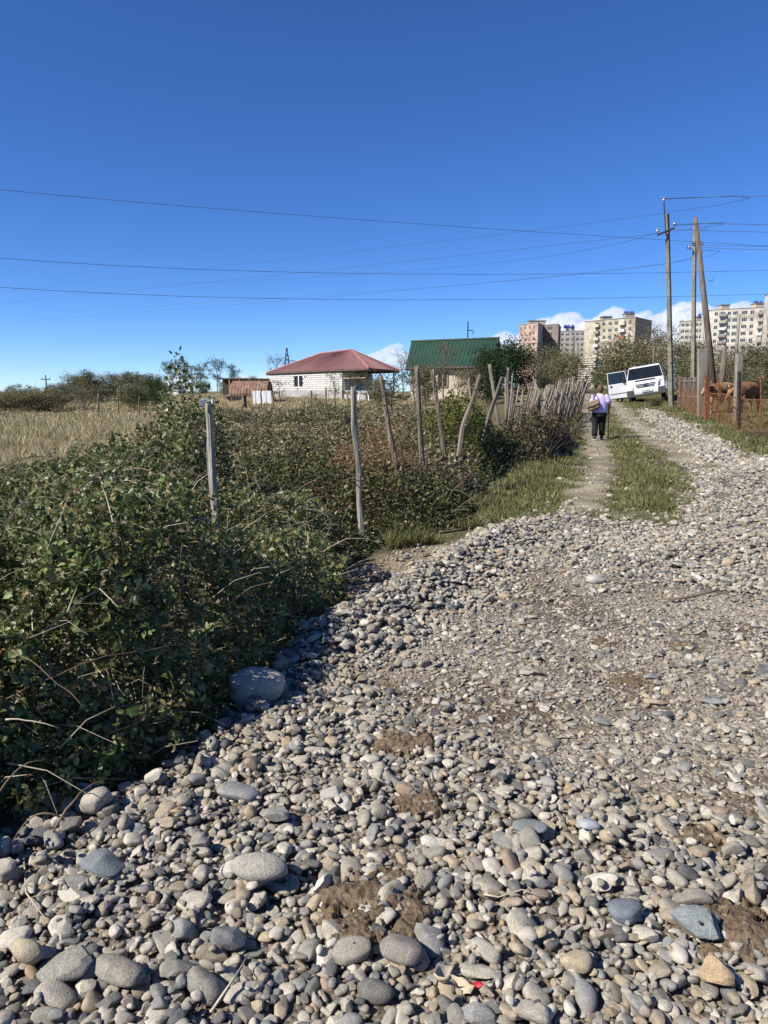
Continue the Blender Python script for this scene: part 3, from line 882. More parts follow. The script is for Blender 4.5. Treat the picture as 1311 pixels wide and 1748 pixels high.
# ------------------------------------------------------------ brush along the fence and over the plot behind it
BRUSH = [hit(575, 960)] + [hit(*p) for p in [(650, 920), (770, 900), (815, 860), (850, 820), (880, 800)]] + [(3.2, 15.2), (3.2, 19), (3.0, 24), (-3.0, 25.5), (-6.0, 24), (-5.3, 19), (-4.0, 14), (-3.2, 10.5), (-2.6, 8.4), (-1.0, 7.6)]
def brush_h(X, Y):
    e = sdist(X, Y, BRUSH)
    h = (.62 + .13 * lump(X, Y, 1.1) + .20 * sstep(8, 16, Y) + .12 * lump(X, Y, 3.1)) * (1 - np.exp(-np.clip(e, 0, 9) / .4))
    return h, e
brush = empty('roadside_brush', (-.5, 11, 0), label='sprawling olive brown bramble brush behind the leaning fence posts', cat='brush')
off = np.array(brush.location)
n = 130000
X = rng.uniform(-6.2, 3.4, n * 4); Y = 6.2 * np.exp(rng.random(n * 4) * math.log(25.5 / 6.2))
h, e = brush_h(X, Y); ok = e > 0
X, Y, h, e = X[ok][:n], Y[ok][:n], h[ok][:n], e[ok][:n]
side = np.exp(-e / .3)
t = np.where(rng.random(len(X)) < side, rng.random(len(X)), rng.beta(1, 4, len(X)))
Z = ground_z(X, Y) + h * (1 - t) + np.abs(rng.normal(0, .03, len(X)))
P = np.stack([X, Y, Z], 1)
dry = sstep(-.4, .7, lump(X, Y, .9) + .4 * sstep(9, 20, Y))
green = palette(len(X), [(.058, .082, .028), (.085, .10, .036), (.12, .125, .05), (.045, .062, .025)])
brown = palette(len(X), [(.19, .165, .09), (.23, .19, .11), (.15, .125, .07), (.13, .135, .06), (.31, .26, .165)])
Cc = np.where((rng.random(len(X)) < np.clip(dry * .9 + .12, 0, 1))[:, None], brown, green)
size = np.clip(rng.normal(.031, .010, len(X)), .013, .06) * (1 + .035 * Y)
V, Fa, Cv = scatter(DT * np.array([1.25, 1, 1]), DF, P - off, leaf_rot(len(X), .8, None, .8), size, Cc)
tag(link('foliage', np_mesh('foliage', V, tris=Fa, col=Cv), brush, M_leaf_far), kind='stuff')
paths, rad = [], []
for i in range(1500):
    j = int(rng.integers(0, len(X)))
    l = random.uniform(.15, .5) * (1 + .02 * Y[j]); a = random.uniform(0, 6.28)
    d = Vector((math.cos(a) * .8, math.sin(a) * .8, random.uniform(.0, 1.0)))
    p0 = Vector(P[j] - off) - Vector((0, 0, .1))
    paths.append([p0, p0 + d * l * .55 + Vector((0, 0, .02)), p0 + d * l]); rad.append(random.uniform(.0018, .004) * (1 + .04 * Y[j]))
tag(stems_mesh(paths, rad, 3).build('twigs', M_twig, brush), kind='stuff')
for k in range(26):
    x = random.uniform(-3, 2); y = random.uniform(7.5, 16)
    hh, ee = brush_h(np.array([x]), np.array([y]))
    if ee[0] < .15: continue
    a = random.uniform(0, 6.28); l = random.uniform(.5, 1.2)
    cane((x, y, gz(x, y) + hh[0] * .85), (x + math.cos(a) * l, y + math.sin(a) * l, gz(x, y) + hh[0] * random.uniform(.8, 1.1)), random.uniform(.05, .22), random.uniform(.003, .006), M_dead if k % 2 else M_cane, brush, off)

def weed_patch(name, label, cat, poly, n, hgt, cols, leafsize, stem_mat, nst, spread=.25, w=None, up=.5, mat=None):
    a = np.array(poly)
    X = rng.uniform(a[:, 0].min(), a[:, 0].max(), n * 5); Y = rng.uniform(a[:, 1].min(), a[:, 1].max(), n * 5)
    e = sdist(X, Y, poly) + .12 * lump(X, Y, 3); ok = e > 0
    X, Y, e = X[ok][:n], Y[ok][:n], e[ok][:n]
    h = hgt * (1 - np.exp(-e / .3)) * (1 + .22 * lump(X, Y, 2.4))
    Z = ground_z(X, Y) + h * rng.beta(2.2, 1.2, len(X))
    root = empty(name, (a[:, 0].mean(), a[:, 1].mean(), gz(a[:, 0].mean(), a[:, 1].mean())), label=label, cat=cat)
    off = np.array(root.location)
    P = np.stack([X, Y, Z], 1)
    V, Fa, Cv = scatter(DT, DF, P - off, leaf_rot(len(X), up, None, .9), np.clip(rng.normal(leafsize, leafsize * .3, len(X)), leafsize * .4, 2 * leafsize), palette(len(X), cols, w))
    tag(link('foliage', np_mesh('foliage', V, tris=Fa, col=Cv), root, mat or M_leaf_far), kind='stuff')
    paths, rad = [], []
    for i in range(nst):
        j = int(rng.integers(0, len(X)))
        b = Vector((X[j] - off[0], Y[j] - off[1], gz(X[j], Y[j]) - off[2]))
        tp_ = b + Vector((random.gauss(0, spread), random.gauss(0, spread), h[j] * random.uniform(.55, .92)))
        paths.append([b, b.lerp(tp_, .5) + Vector((random.gauss(0, .04), random.gauss(0, .04), .03)), tp_]); rad.append(random.uniform(.003, .006))
    tag(stems_mesh(paths, rad, 3).build('stems', stem_mat, root), kind='stuff')
    return root
# rust-brown dead weeds by the second post
weed_patch('dead_weeds', 'patch of rust brown dead weeds between two leaning posts', 'weeds', [(-1.0, 8.7), (-.2, 8.35), (.45, 8.7), (.65, 9.6), (.2, 10.3), (-.8, 10.2)], 9500, 1.25,
           [(.25, .12, .05), (.31, .17, .08), (.20, .10, .05), (.31, .22, .12), (.14, .13, .055)], .03, M_cane, 900)
# dry grey-brown shrub at the near end of the stick fence
weed_patch('dry_shrub', 'dry tangled grey brown shrub in front of the stick fence', 'shrub', [hit(795, 800), hit(860, 790), hit(925, 790), hit(968, 772), hit(972, 750), (5.7, 21.5), (5.0, 21), (3.4, 18), (2.2, 15.6)], 26000, 1.15,
           [(.055, .065, .026), (.10, .085, .045), (.15, .115, .07), (.075, .06, .036), (.20, .165, .11)], .055, M_twig, 1100, .2)
weed_patch('low_bush', 'low green weedy bush at the roots of the curved post', 'bush', [hit(700, 900), hit(800, 895), hit(820, 850), hit(800, 810), (1.0, 12.2), (.4, 10.6)], 9000, .42,
           [(.06, .085, .03), (.09, .105, .04), (.14, .12, .055), (.045, .06, .022)], .04, M_twig, 300)
# tall yellow-green suckers behind the posts
weed_patch('green_suckers', 'tall yellow green leafy suckers rising behind the straight posts', 'shrub', [(.6, 12.6), (1.6, 12.9), (2.4, 14.5), (2.2, 16), (1.0, 15.6), (.5, 14)], 12000, 1.55,
           [(.10, .12, .028), (.14, .145, .035), (.075, .095, .028), (.17, .16, .05)], .055, M_twig, 300, .15)
# tall leafy herb behind the first post
weed_patch('leafy_herb', 'tall bushy green herb with pale flower tips behind the nearest post', 'plant', [(-2.75, 7.4), (-2.3, 6.9), (-1.75, 6.8), (-1.45, 7.4), (-1.6, 8.1), (-2.5, 8.2)], 6500, 2.25,
           [(.11, .135, .04), (.145, .165, .055), (.08, .10, .034), (.36, .37, .24)], .05, M_twig, 240, .16, w=[4, 4, 3, .5], mat=M_leaf)

# ------------------------------------------------------------ grass
BT = np.array([(-1, 0, 0), (1, 0, 0), (-.6, .12, .55), (.6, .12, .55), (0, .45, 1)], float)
BF = np.array([(0, 1, 3), (0, 3, 2), (2, 3, 4)])
def blades(X, Y, h, w, cols, wts=None, lean=.35, jit=.22):
    n = len(X)
    P = np.stack([X, Y, ground_z(X, Y) - .01], 1)
    Nn = rng.normal(0, lean, (n, 3)); Nn[:, 2] = 1
    Rm = frames(Nn, rng.uniform(0, 6.283, n))
    S = np.stack([w, h, h], 1)
    return scatter(BT, BF, P, Rm, S, palette(n, cols, wts, jit))
n = 520000
Y = 7.0 * np.exp(rng.random(n) * math.log(75 / 7.0)); X = rng.uniform(-.05, .56, n) * Y + .4
road_side = (X > xfence(Y) - .3) & (X < xright(Y) + 5)
g = sdist(X, Y, GRAVEL); tl = np.maximum(sdist(X, Y, TRACK_L), sdist(X, Y, TRACK_R)); tg = sdist(X, Y, TONGUE)
nz = lump(X, Y, 2.2)
ok = road_side & (g + nz * .15 < -.02) & (sdist(X, Y, POCKET) < -.08) & (tl + nz * .22 < .02) & (tg + nz * .45 + .25 * lump(X, Y, 5) < .12) & ((nz + .7 * lump(X, Y, 6) + rng.normal(0, .35, n)) > -.35)
X, Y, nz, g, tl = X[ok], Y[ok], nz[ok], g[ok], tl[ok]
tall = sstep(0, .6, -tl) * sstep(.0, .5, -g)
tall = np.clip(tall * (.6 + .5 * nz) + .9 * sstep(0, 1.5, X - xright(Y)) * (Y < 30), .15, 1.3) * (1 - .45 * sstep(26, 36, Y))
h = (.032 + .095 * tall) * np.exp(rng.normal(0, .3, len(X)))
V, Fa, Cv = blades(X, Y, h, .0022 + .00042 * Y * 1.2, [(.12, .138, .048), (.155, .168, .066), (.21, .195, .09), (.09, .105, .038), (.30, .255, .145)], [4, 4, 3, 1.5, 1.6])
o = link('verge_grass', np_mesh('verge_grass', V, tris=Fa, col=Cv), None, M_grass)
tag(o, 'short green grass on the verges and between the wheel tracks', 'grass', kind='stuff')
print('verge blades', len(X))
n = 210000
Y = 8.5 * np.exp(rng.random(n) * math.log(100 / 8.5)); X = rng.uniform(-.60, .05, n) * Y
e = brush_h(X, Y)[1]; e2 = sdist(X, Y, THICK)
ok = (e < .1) & (e2 < .1) & (X < xfence(Y) - 2.0)
X, Y = X[ok], Y[ok]
nz = lump(X, Y, .8)
h = (.32 + .10 * nz) * (1 - .5 * sstep(18, 42, Y)) * np.exp(rng.normal(0, .25, len(X)))
V, Fa, Cv = blades(X, Y, h, .0035 + .00048 * Y, [(.44, .365, .21), (.54, .46, .29), (.35, .295, .165), (.25, .225, .11), (.17, .17, .075)], [4, 4, 3, 2, 1.6], lean=.32)
o = link('field_grass', np_mesh('field_grass', V, tris=Fa, col=Cv), None, M_grass)
tag(o, 'tall straw coloured dry grass over the open field', 'grass', kind='stuff')
print('field blades', len(X))
# weeds and straw that grow between the stones
n = 5200
Y = rng.uniform(1.6, 9, n); X = rng.uniform(-.55, .55, n) * Y
pk = np.minimum(sdist(X, Y, PACKED), sdist(X, Y, GRAVEL)); ok = (pk > -.1) & (lump(X, Y, 4.5) > .55)
X, Y = X[ok], Y[ok]
V, Fa, Cv = blades(X, Y, .035 * np.exp(rng.normal(0, .4, len(X))), .0018 + 0 * X, [(.22, .15, .07), (.30, .23, .12), (.14, .09, .05)], lean=1.1)
V[:, 2] += .02
o = link('straw_litter', np_mesh('straw_litter', V, tris=Fa, col=Cv), None, M_grass)
tag(o, 'dry straw litter pressed into the packed gravel', 'straw', kind='stuff')

# ------------------------------------------------------------ trees
TOPS = {}
def tree_meshes(seed, h, width, base=.25, nl=9, sub=5, leaves=2200, leaf=.16, cols=None, wts=None, trunk_r=None, clump=.16, up=.6, twigs=0, flat=1.0):
    r = random.Random(seed)
    tr = trunk_r or h * .022
    mb = MB(); tips = []
    lean = Vector((r.gauss(0, .04), r.gauss(0, .04), 0)) * h
    tp_ = [Vector((0, 0, -.1)), Vector((0, 0, h * .3)) + lean * .3, Vector((0, 0, h * .6)) + lean * .7, Vector((0, 0, h * .9)) + lean]
    mb.tube(tp_, [tr, tr * .8, tr * .5, tr * .15], 7, cap=False)
    tips.append((tp_[-1], 1.0))
    for i in range(nl):
        f = base + (.9 - base) * (i + r.random()) / nl
        s = Vector((0, 0, h * f)) + lean * f
        a = i * 2.4 + r.uniform(-.5, .5)
        prof = math.sin(min(1, max(.15, (1.02 - f) / (1.02 - base))) * math.pi * .72 + .25)
        L_ = width * .5 * prof * r.uniform(.75, 1.1)
        d = Vector((math.cos(a) * flat, math.sin(a), r.uniform(.25, up + .5)))
        m = s + d * L_ * .5; e = s + d * L_ + Vector((0, 0, L_ * .15))
        mb.tube([s, m, e], [tr * .45, tr * .28, tr * .08], 5, cap=False)
        tips.append((e, 1)); tips.append((m, .7))
        for j in range(sub):
            q = m.lerp(e, r.random()); a2 = r.uniform(0, 6.28)
            e2 = q + Vector((math.cos(a2), math.sin(a2), r.uniform(-.2, .9))) * L_ * r.uniform(.3, .6)
            mb.tube([q, q.lerp(e2, .5) + Vector((0, 0, .02 * L_)), e2], [tr * .16, tr * .1, tr * .04], 4, cap=False)
            tips.append((e2, .9))
            for _ in range(twigs):
                a3 = r.uniform(0, 6.28); e3 = q.lerp(e2, r.uniform(.3, 1)) ; e4 = e3 + Vector((math.cos(a3), math.sin(a3), r.uniform(-.1, 1))) * L_ * r.uniform(.15, .35)
                mb.tube([e3, e4], [tr * .06, tr * .025], 3, cap=False)
    me_t = mb.mesh('trunk', M_bark, smooth=True)
    T = np.array([tuple(t) for t, w in tips]); w = np.array([w for t, w in tips])
    k = rng.choice(len(T), leaves, p=w / w.sum())
    sg = clump * min(h, width) * (.7 + .6 * rng.random(len(T)))[k]
    P = T[k] + rng.normal(0, 1, (leaves, 3)) * sg[:, None] * np.array([1, 1, .75])
    P[:, 2] = np.maximum(P[:, 2], h * .06)
    tone = np.exp(rng.normal(0, .18, len(T)))[k]
    C = palette(leaves, cols or [(.06, .08, .03), (.085, .10, .035), (.045, .06, .024)], wts) * tone[:, None]
    V, Fa, Cv = scatter(DT * np.array([1.3, 1, 1]), DF, P, leaf_rot(leaves, .6, None, .9), np.clip(rng.normal(leaf, leaf * .3, leaves), leaf * .4, leaf * 2), C)
    me_c = np_mesh('crown', V, tris=Fa, col=Cv); me_c.materials.append(M_leaf_far)
    TOPS[me_c.name] = float(np.percentile(P[:, 2], 98.5))
    return me_t, me_c
def plant_tree(name, label, meshes, x, y, scale=1.0, yaw=0.0, cat='tree', group=None, z=None, sxy=None):
    o = empty(name, (x, y, gz(x, y) if z is None else z), (0, 0, yaw), label, cat, group)
    s = sxy or scale
    o.scale = (s, s, scale)
    link('trunk', meshes[0], o); link('crown', meshes[1], o)
    return o
def tree_at(name, label, px, ytop, d, meshes, h0, yaw=0.0, cat='tree', group=None, widen=1.0):
    h0 = TOPS[meshes[1].name]
    p = at(px, ytop, d); z0 = gz(p.x, d)
    s = (p.z - z0) / h0
    return plant_tree(name, label, meshes, p.x, d, s, yaw, cat, group, z0 - .05, s * widen)
GREENS = [(.115, .13, .055), (.15, .16, .07), (.09, .105, .045), (.19, .18, .095)]
OLIVE = [(.165, .152, .08), (.21, .185, .10), (.13, .12, .064), (.25, .205, .125), (.11, .12, .058)]
DRY = [(.18, .14, .09), (.24, .185, .12), (.14, .105, .07), (.12, .115, .06)]
T_round = [tree_meshes(11 + k, 6, 6.5, .04, 13, 6, 9000, .21, OLIVE, clump=.13, twigs=1) for k in range(3)]
T_green = [tree_meshes(31 + k, 6, 6.0, .04, 13, 6, 9000, .21, GREENS, clump=.13) for k in range(3)]
T_dark = [tree_meshes(51 + k, 4, 3.6, .03, 12, 6 , 9000, .14, [(.022, .042, .016), (.032, .055, .02), (.045, .07, .026)], clump=.13) for k in range(2)]
T_airy = [tree_meshes(71 + k, 7, 4.6, .35, 10, 4, 1700, .24, [(.10, .12, .06), (.13, .145, .08), (.08, .095, .05)], clump=.085, up=1.2, twigs=2) for k in range(4)]
T_twig = [tree_meshes(91 + k, 4, 4.4, .06, 13, 7, 2600, .11, DRY, clump=.12, up=.9, twigs=6) for k in range(2)]
T_bare = [tree_meshes(95 + k, 6, 4.4, .2, 11, 7, 260, .12, DRY, clump=.1, up=1.1, twigs=7) for k in range(2)]
T_slim = tree_meshes(99, 3.2, 1.9, .25, 8, 5, 700, .10, [(.07, .09, .035), (.10, .11, .05)], clump=.10, up=1.0)

# left: hedge line beyond the field, one tree after another
HG = 'trees lining the far edge of the field'
hedge = [(8, 662, 44, 0, 'olive tree clump cut off by the left edge of the picture'), (40, 659, 46, 1, 'low olive tree left of the distant cross-armed pole'), (72, 661, 45, 2, 'low rounded tree right under the distant cross-armed pole'),
         (104, 651, 48, 3, 'green tree just right of the distant cross-armed pole'), (137, 634, 62, 4, 'tallest green tree behind the bare thorny tree in the field'), (166, 640, 60, 0, 'olive tree second to the right of the distant pole'),
         (206, 634, 64, 1, 'dense olive tree midway along the hedge line'), (246, 637, 66, 2, 'greyish tree left of the dark evergreen bush'), (228, 652, 47, 5, 'lower green tree in front of the hedge left of the evergreen bush')]
for k, (px, yt, d, v, lab) in enumerate(hedge):
    m = (T_round + T_green)[v]
    tree_at('hedge_tree', lab, px, yt + 3, d, m, 6.2, k * 1.3, group=HG, widen=1.9 if yt > 660 else 1.35)
for k, (px, yt, d, v, lab) in enumerate([(20, 655, 56, 1, 'feathery tree second from the left picture edge in the hedge line'), (58, 657, 58, 2, 'feathery tree left beneath the distant cross-armed pole'), (92, 654, 57, 3, 'feathery tree between the distant pole and the taller hedge'), (120, 644, 58, 0, 'feathery tree left of the tallest hedge tree'), (152, 632, 60, 1, 'feathery tree rising right of the tallest hedge tree'), (186, 640, 59, 2, 'feathery tree over the middle of the hedge'), (222, 633, 62, 3, 'feathery tree right of the hedge middle'), (258, 638, 64, 0, 'feathery tree directly behind the dark evergreen bush')]):
    tree_at('feathery_tree', lab, px, yt, d, T_airy[v], 7.2, k * 1.1, group=HG, widen=1.3)
tree_at('evergreen_bush', 'dark dense evergreen bush standing alone at the field edge', 268, 643, 46, T_dark[0], 4.1, .4, cat='bush', widen=.62)
tree_at('thorn_tree', 'small reddish brown twiggy tree standing in the dry field', 140, 655, 44, T_twig[0], 4.1, 0, widen=1.3)
tree_at('thorn_tree', 'grey brown leafless bush near the left picture edge in dry grass', 10, 700, 34, T_twig[1], 4.1, 1, cat='bush', widen=2.6)
AG = 'thin airy trees on the skyline'
for k, (px, yt, lab) in enumerate([(289, 613, 'leftmost tall airy tree on the skyline'), (315, 612, 'second tall airy tree from the left on the skyline'), (341, 615, 'middle tall airy tree on the skyline'), (369, 609, 'tallest airy tree right of the middle one on the skyline'), (399, 620, 'rightmost airy tree left of the red roof')]):
    tree_at('airy_tree', lab, px, yt + 2, 120 + k * 3, T_airy[k % 4], 7.2, k * 2.0, group=AG, widen=.85 + .08 * (k % 3))
for k, (px, yt, d, v, lab) in enumerate([(300, 652, 105, 3, 'low green tree below the leftmost airy trees'), (345, 650, 100, 4, 'low green tree behind the small wooden shed'), (385, 651, 110, 5, 'low green tree beside the open lean-to'), (420, 643, 150, 0, 'distant olive tree behind the lean-to roof')]):
    tree_at('low_tree', lab, px, yt, d, (T_round + T_green)[v], 6.2, k, group='low trees around the sheds', widen=1.3)
tree_at('bare_tree', 'leafless tree between lattice mast and red roof', 471, 603, 110, T_bare[0], 6, .3, widen=.8)
tree_at('grey_shrub', 'grey leafed shrub against the white block wall', 477, 648, 60, T_slim, 3.3, .2, cat='shrub', widen=1.5)
tree_at('young_tree', 'slim young tree before the white block wall right of the window', 571, 632, 56, T_slim, 3.3, 1.2)
tree_at('young_tree', 'slim young tree at the porch corner of the red roofed house', 604, 634, 53, T_slim, 3.3, 2.4, widen=1.1)
tree_at('bare_tree', 'leafless grey tree between red and green roofs', 690, 596, 62, T_bare[1], 6, 1.0, widen=.9)
tree_at('orchard_tree', 'leafy fruit tree left of the green roofed house', 668, 632, 34, T_slim, 3.3, 2.0, widen=1.6)
tree_at('orchard_tree', 'thin tree in front of the middle of the green roof', 757, 578, 40, T_bare[0], 7.2, 2.0, widen=.6)
tree_at('orchard_tree', 'feathery sapling before the left end of the green roof', 710, 604, 37, T_bare[1], 7.2, .5, widen=.9)
tree_at('dark_laurel', 'dark glossy evergreen tree at the right end of the green roof', 868, 583, 43, T_dark[1], 4.1, 0, widen=1.0)
tree_at('dark_laurel', 'smaller dark evergreen beside the right end of the green roof', 840, 598, 41, T_dark[0], 4.1, 2.2, widen=.75)
tree_at('reddish_tree', 'reddish brown bushy tree right of the dark evergreen', 905, 592, 46, T_twig[0], 4.1, 2.0, widen=.9)
tree_at('garden_shrub', 'leafy shrub hiding the left part of the cream wall', 726, 622, 48, T_green[1], 6, 1.0, cat='shrub', widen=.9)
tree_at('garden_shrub', 'olive shrub hiding the right part of the cream wall', 808, 628, 47, T_round[2], 6, 2.0, cat='shrub', widen=1.1)
tree_at('garden_shrub', 'olive shrub on the plot right of the porch', 650, 645, 50, T_round[1], 6, .4, cat='shrub', widen=1.0)
tree_at('garden_shrub', 'low brownish shrub before the block house plinth', 540, 668, 52, T_twig[1], 6, .9, cat='shrub', widen=2.0)
# right of the stick fence, under the tower blocks
for k, (px, yt, d, m, w, lab) in enumerate([(945, 590, 72, T_green[0], 1.0, 'round olive green tree below the pink tower block'), (968, 604, 66, T_round[1], .9, 'smaller olive tree beside the unfinished block building'),
        (1052, 592, 75, T_green[1], 1.1, 'green tree left behind the white van'), (1085, 574, 62, T_round[0], 1.2, 'large olive brown tree right behind the white van'), (1122, 572, 66, T_round[2], 1.0, 'brownish tree between the van and the tall pole'),
        (1168, 582, 58, T_round[1], 1.1, 'thin olive tree between the two tall poles'), (1130, 545, 80, T_bare[0], 1.1, 'bare topped tree just left of the tall pole'), (1215, 590, 52, T_twig[1], 1.2, 'brown twiggy tree behind the leaning strut'),
        (1190, 606, 50, T_green[2], 1.0, 'green bush behind the wide concrete post'), (1250, 596, 46, T_round[0], 1.15, 'olive bush behind the brown cow'), (1296, 585, 44, T_round[2], 1.2, 'reddish brown bush at the right picture edge'),
        (1040, 622, 95, T_green[2], 1.1, 'low green bush at the end of the track'), (1020, 634, 110, T_green[0], 1.0, 'low bush beside the dark gate'), (1330, 600, 40, T_green[1], 1.2, 'green bush partly beyond the right picture edge'), (1275, 622, 38, T_round[1], 1.0, 'low olive bush above the cow back'),
        (1140, 632, 46, T_twig[0], 1.2, 'low dry bush at the van side')]):
    tree_at('roadside_tree', lab, px, yt + 2, d, m, 6.2 if m not in T_twig else 4.1, k * 1.7, group='trees below the tower blocks', widen=w)
tree_at('bramble_bush', 'dry bramble bush under the front of the white van', 1118, 676, 37.5, T_round[1], 4.1, .7, cat='bush', widen=1.6)
tree_at('bramble_bush', 'dry weeds along the near end of the rusty mesh fence', 1292, 728, 19.5, T_twig[0], 4.1, 1.7, cat='bush', widen=2.6)
# ================================================================== POSTS, FENCES, POLES
M_post = material('weathered_wood', (.07, .06, .048), (.40, .375, .33), scale=42, rough=.95, bump=.9, bscale=60, stretch=(1, 1, .05), c3=(.25, .23, .195), bdist=.03)
M_post_dark = material('brown_weathered_wood', (.06, .045, .032), (.26, .22, .17), scale=42, rough=.95, bump=.8, bscale=60, stretch=(1, 1, .05), c3=(.13, .105, .08), bdist=.03)
M_stake = material('stake_wood', (.09, .07, .05), (.30, .255, .20), scale=5, rough=.95, bump=.5, stretch=(1, 1, .15), c3=(.19, .155, .12))
M_concrete = material('old_concrete', (.15, .135, .105), (.28, .255, .21), scale=3, rough=.95, bump=.5, bscale=20, stretch=(1, 1, .3))
M_lichen = material('concrete_lichen', (.11, .105, .075), (.27, .25, .195), scale=2.2, rough=.95, bump=.5, bscale=14, c3=(.19, .175, .13))
M_polewood = material('pole_wood', (.07, .052, .04), (.20, .16, .12), scale=8, rough=.95, bump=.6, stretch=(1, 1, .08), c3=(.12, .092, .068))
M_rust = material('rust', (.09, .035, .02), (.24, .10, .05), scale=8, rough=.95, bump=.3)
M_iron = material('dark_iron', (.03, .028, .028), (.07, .06, .055), scale=8, rough=.7)
M_black = material('charred_post', (.015, .013, .012), (.05, .04, .035), scale=9, rough=.95, bump=.6)
M_glass_ins = material('insulator', (.12, .10, .09), (.30, .28, .26), scale=8, rough=.3, spec=.6)
M_wire = material('wire', (.045, .045, .05), (.07, .07, .075), scale=2, rough=.6)
M_tin = material('tin_cap', (.25, .29, .29), (.42, .46, .45), scale=12, rough=.5, metal=.4)

def rough_post(name, label, base, top, r0, r1, mat, bend=0.0, split=True, group=None, seed=0, wob=.006, knots=2):
    r = random.Random(seed)
    b, t = Vector(base), Vector(top)
    ax = t - b; side = Vector((1, 0, 0)) if abs(ax.z) > .3 else Vector((0, 1, 0))
    n, k = 20, 26
    vs, fs = [], []
    ph = [r.uniform(0, 6.28) for _ in range(8)]
    crk = [(r.uniform(0, 6.28), r.uniform(.10, .26), r.uniform(-.5, .5)) for _ in range(5)]
    wa, wb = r.gauss(0, wob * .9), r.gauss(0, wob * .9)
    for i in range(k):
        f = i / (k - 1)
        c = b.lerp(t, f) + side * bend * math.sin(math.pi * f) + Vector((wa * math.sin(f * 7 + ph[2]) + wb * math.sin(f * 15 + ph[3]), wb * math.sin(f * 6 + ph[4]), 0))
        rad = (r0 + (r1 - r0) * f) * (1 + .07 * math.sin(f * 11 + ph[5]) + .04 * math.sin(f * 27 + ph[6]))
        for j in range(n):
            a = 2 * math.pi * j / n
            q = 1 + .13 * math.sin(2 * a + ph[0] + f * 2) + .07 * math.sin(5 * a + ph[1] + f * 3) + r.gauss(0, .022)
            for ca, dp, dr in crk:
                w = math.cos(a - ca - dr * f)
                if w > 0: q -= dp * w ** 26
            q *= rad
            z = 0
            if i == k - 1: z = r.uniform(-.6, .4) * rad * (1.0 if split else .3); q *= .86
            vs.append(c + Vector((math.cos(a) * q, math.sin(a) * q, z)))
    for i in range(k - 1):
        for j in range(n):
            j2 = (j + 1) % n
            fs.append((i * n + j, i * n + j2, (i + 1) * n + j2, (i + 1) * n + j))
    vs.append(t - Vector((0, 0, r1 * .3))); ci = len(vs) - 1
    for j in range(n): fs.append(((k - 1) * n + j, (k - 1) * n + (j + 1) % n, ci))
    org = Vector((b.x, b.y, b.z))
    root = empty(name, org, label=label, cat='post', group=group)
    MB().add([v - org for v in vs], fs).build('shaft', mat, root, smooth=True)
    for q in range(knots):
        f = r.uniform(.3, .9); p = b.lerp(t, f) + side * bend * math.sin(math.pi * f) - org
        a = r.uniform(3.3, 6.1); d = Vector((math.cos(a), math.sin(a), .35))
        rad = r0 + (r1 - r0) * f
        MB().tube([p + d * rad * .6, p + d * rad * 1.12, p + d * rad * 1.3], [rad * .34, rad * .3, rad * .12], 7).build('knot', mat, root, smooth=True)
    return root
PG = 'leaning fence posts along the left verge'
def fpost(label, pt, pb, d, w_px, mat, bend=0.0, dt=0.0, **k):
    t = at(pt[0], pt[1], d + dt); b = at(pb[0], pb[1], d); z0 = gz(b.x, d) - .15
    f = (t.z - z0) / max(.05, t.z - b.z)
    b2 = t.lerp(b, f)
    r = w_px / F * d / 2 * .8
    return rough_post('fence_post', label, b2, t, r * 1.05, r * .92, mat, bend, group=PG, **k)
p1 = fpost('thick pale split fence post standing in the bramble thicket', (355, 687), (367, 870), 5.6, 18, M_post, seed=3)
mb = MB().tube([(.02, -.06, 0), (-.06, -.03, .01), (-.05, .05, .0), (.05, .05, .01), (.055, -.03, 0)], .012, 5)
tp0 = at(355, 690, 5.6); mb2 = MB()
mb2.box((0, 0, .03), (.07, .08, .010), Matrix.Rotation(.3, 3, 'Y')).box((-.03, -.05, .01), (.04, .012, .05), Matrix.Rotation(.25, 3, 'Z')).box((.045, -.03, .015), (.012, .05, .04), Matrix.Rotation(-.3, 3, 'X'))
cap = mb2.build('tin_cap', M_tin, p1, bevel=.004); cap.location = tp0 - Vector(p1.location)
p2 = fpost('tall pale grey post with wire loop behind the dirt pocket', (603, 660), (617, 915), 7.5, 14.5, M_post, bend=.0, seed=5)
w0 = at(609, 820, 7.45) - Vector(p2.location)
MB().tube([w0 + Vector((math.cos(a) * .05, math.sin(a) * .05, .004 * math.sin(3 * a))) for a in np.linspace(0, 6.28, 14)], .006, 5).build('wire_loop', M_iron, p2)
fpost('dark post leaning left, third along the verge', (650, 640), (677, 785), 9.0, 12.5, M_post_dark, seed=7, bend=-.02)
fpost('straight dark post with pale tip before the green suckers', (711, 626), (719, 770), 10.0, 12, M_post_dark, seed=9)
fpost('slim grey post leaning slightly left beside the straight dark one', (738, 631), (756, 775), 10.8, 10, M_post_dark, seed=11, bend=.02)
fpost('crooked pale post bowed and leaning to the right', (821, 640), (790, 772), 12.0, 9.5, M_stake, bend=-.08, seed=13)
fpost('thin crooked post leaning right behind the bowed one', (857, 643), (836, 720), 14.0, 8, M_stake, seed=15, bend=-.04)
fpost('short grey post left of the thin crooked one', (836, 622), (846, 690), 17.5, 8, M_stake, seed=16)
fpost('pale thin post standing left of the stick fence', (868, 628), (866, 690), 18.5, 7, M_stake, seed=17)
fpost('short stub post half hidden in dry stems', (800, 645), (806, 700), 15.0, 5, M_stake, seed=18)
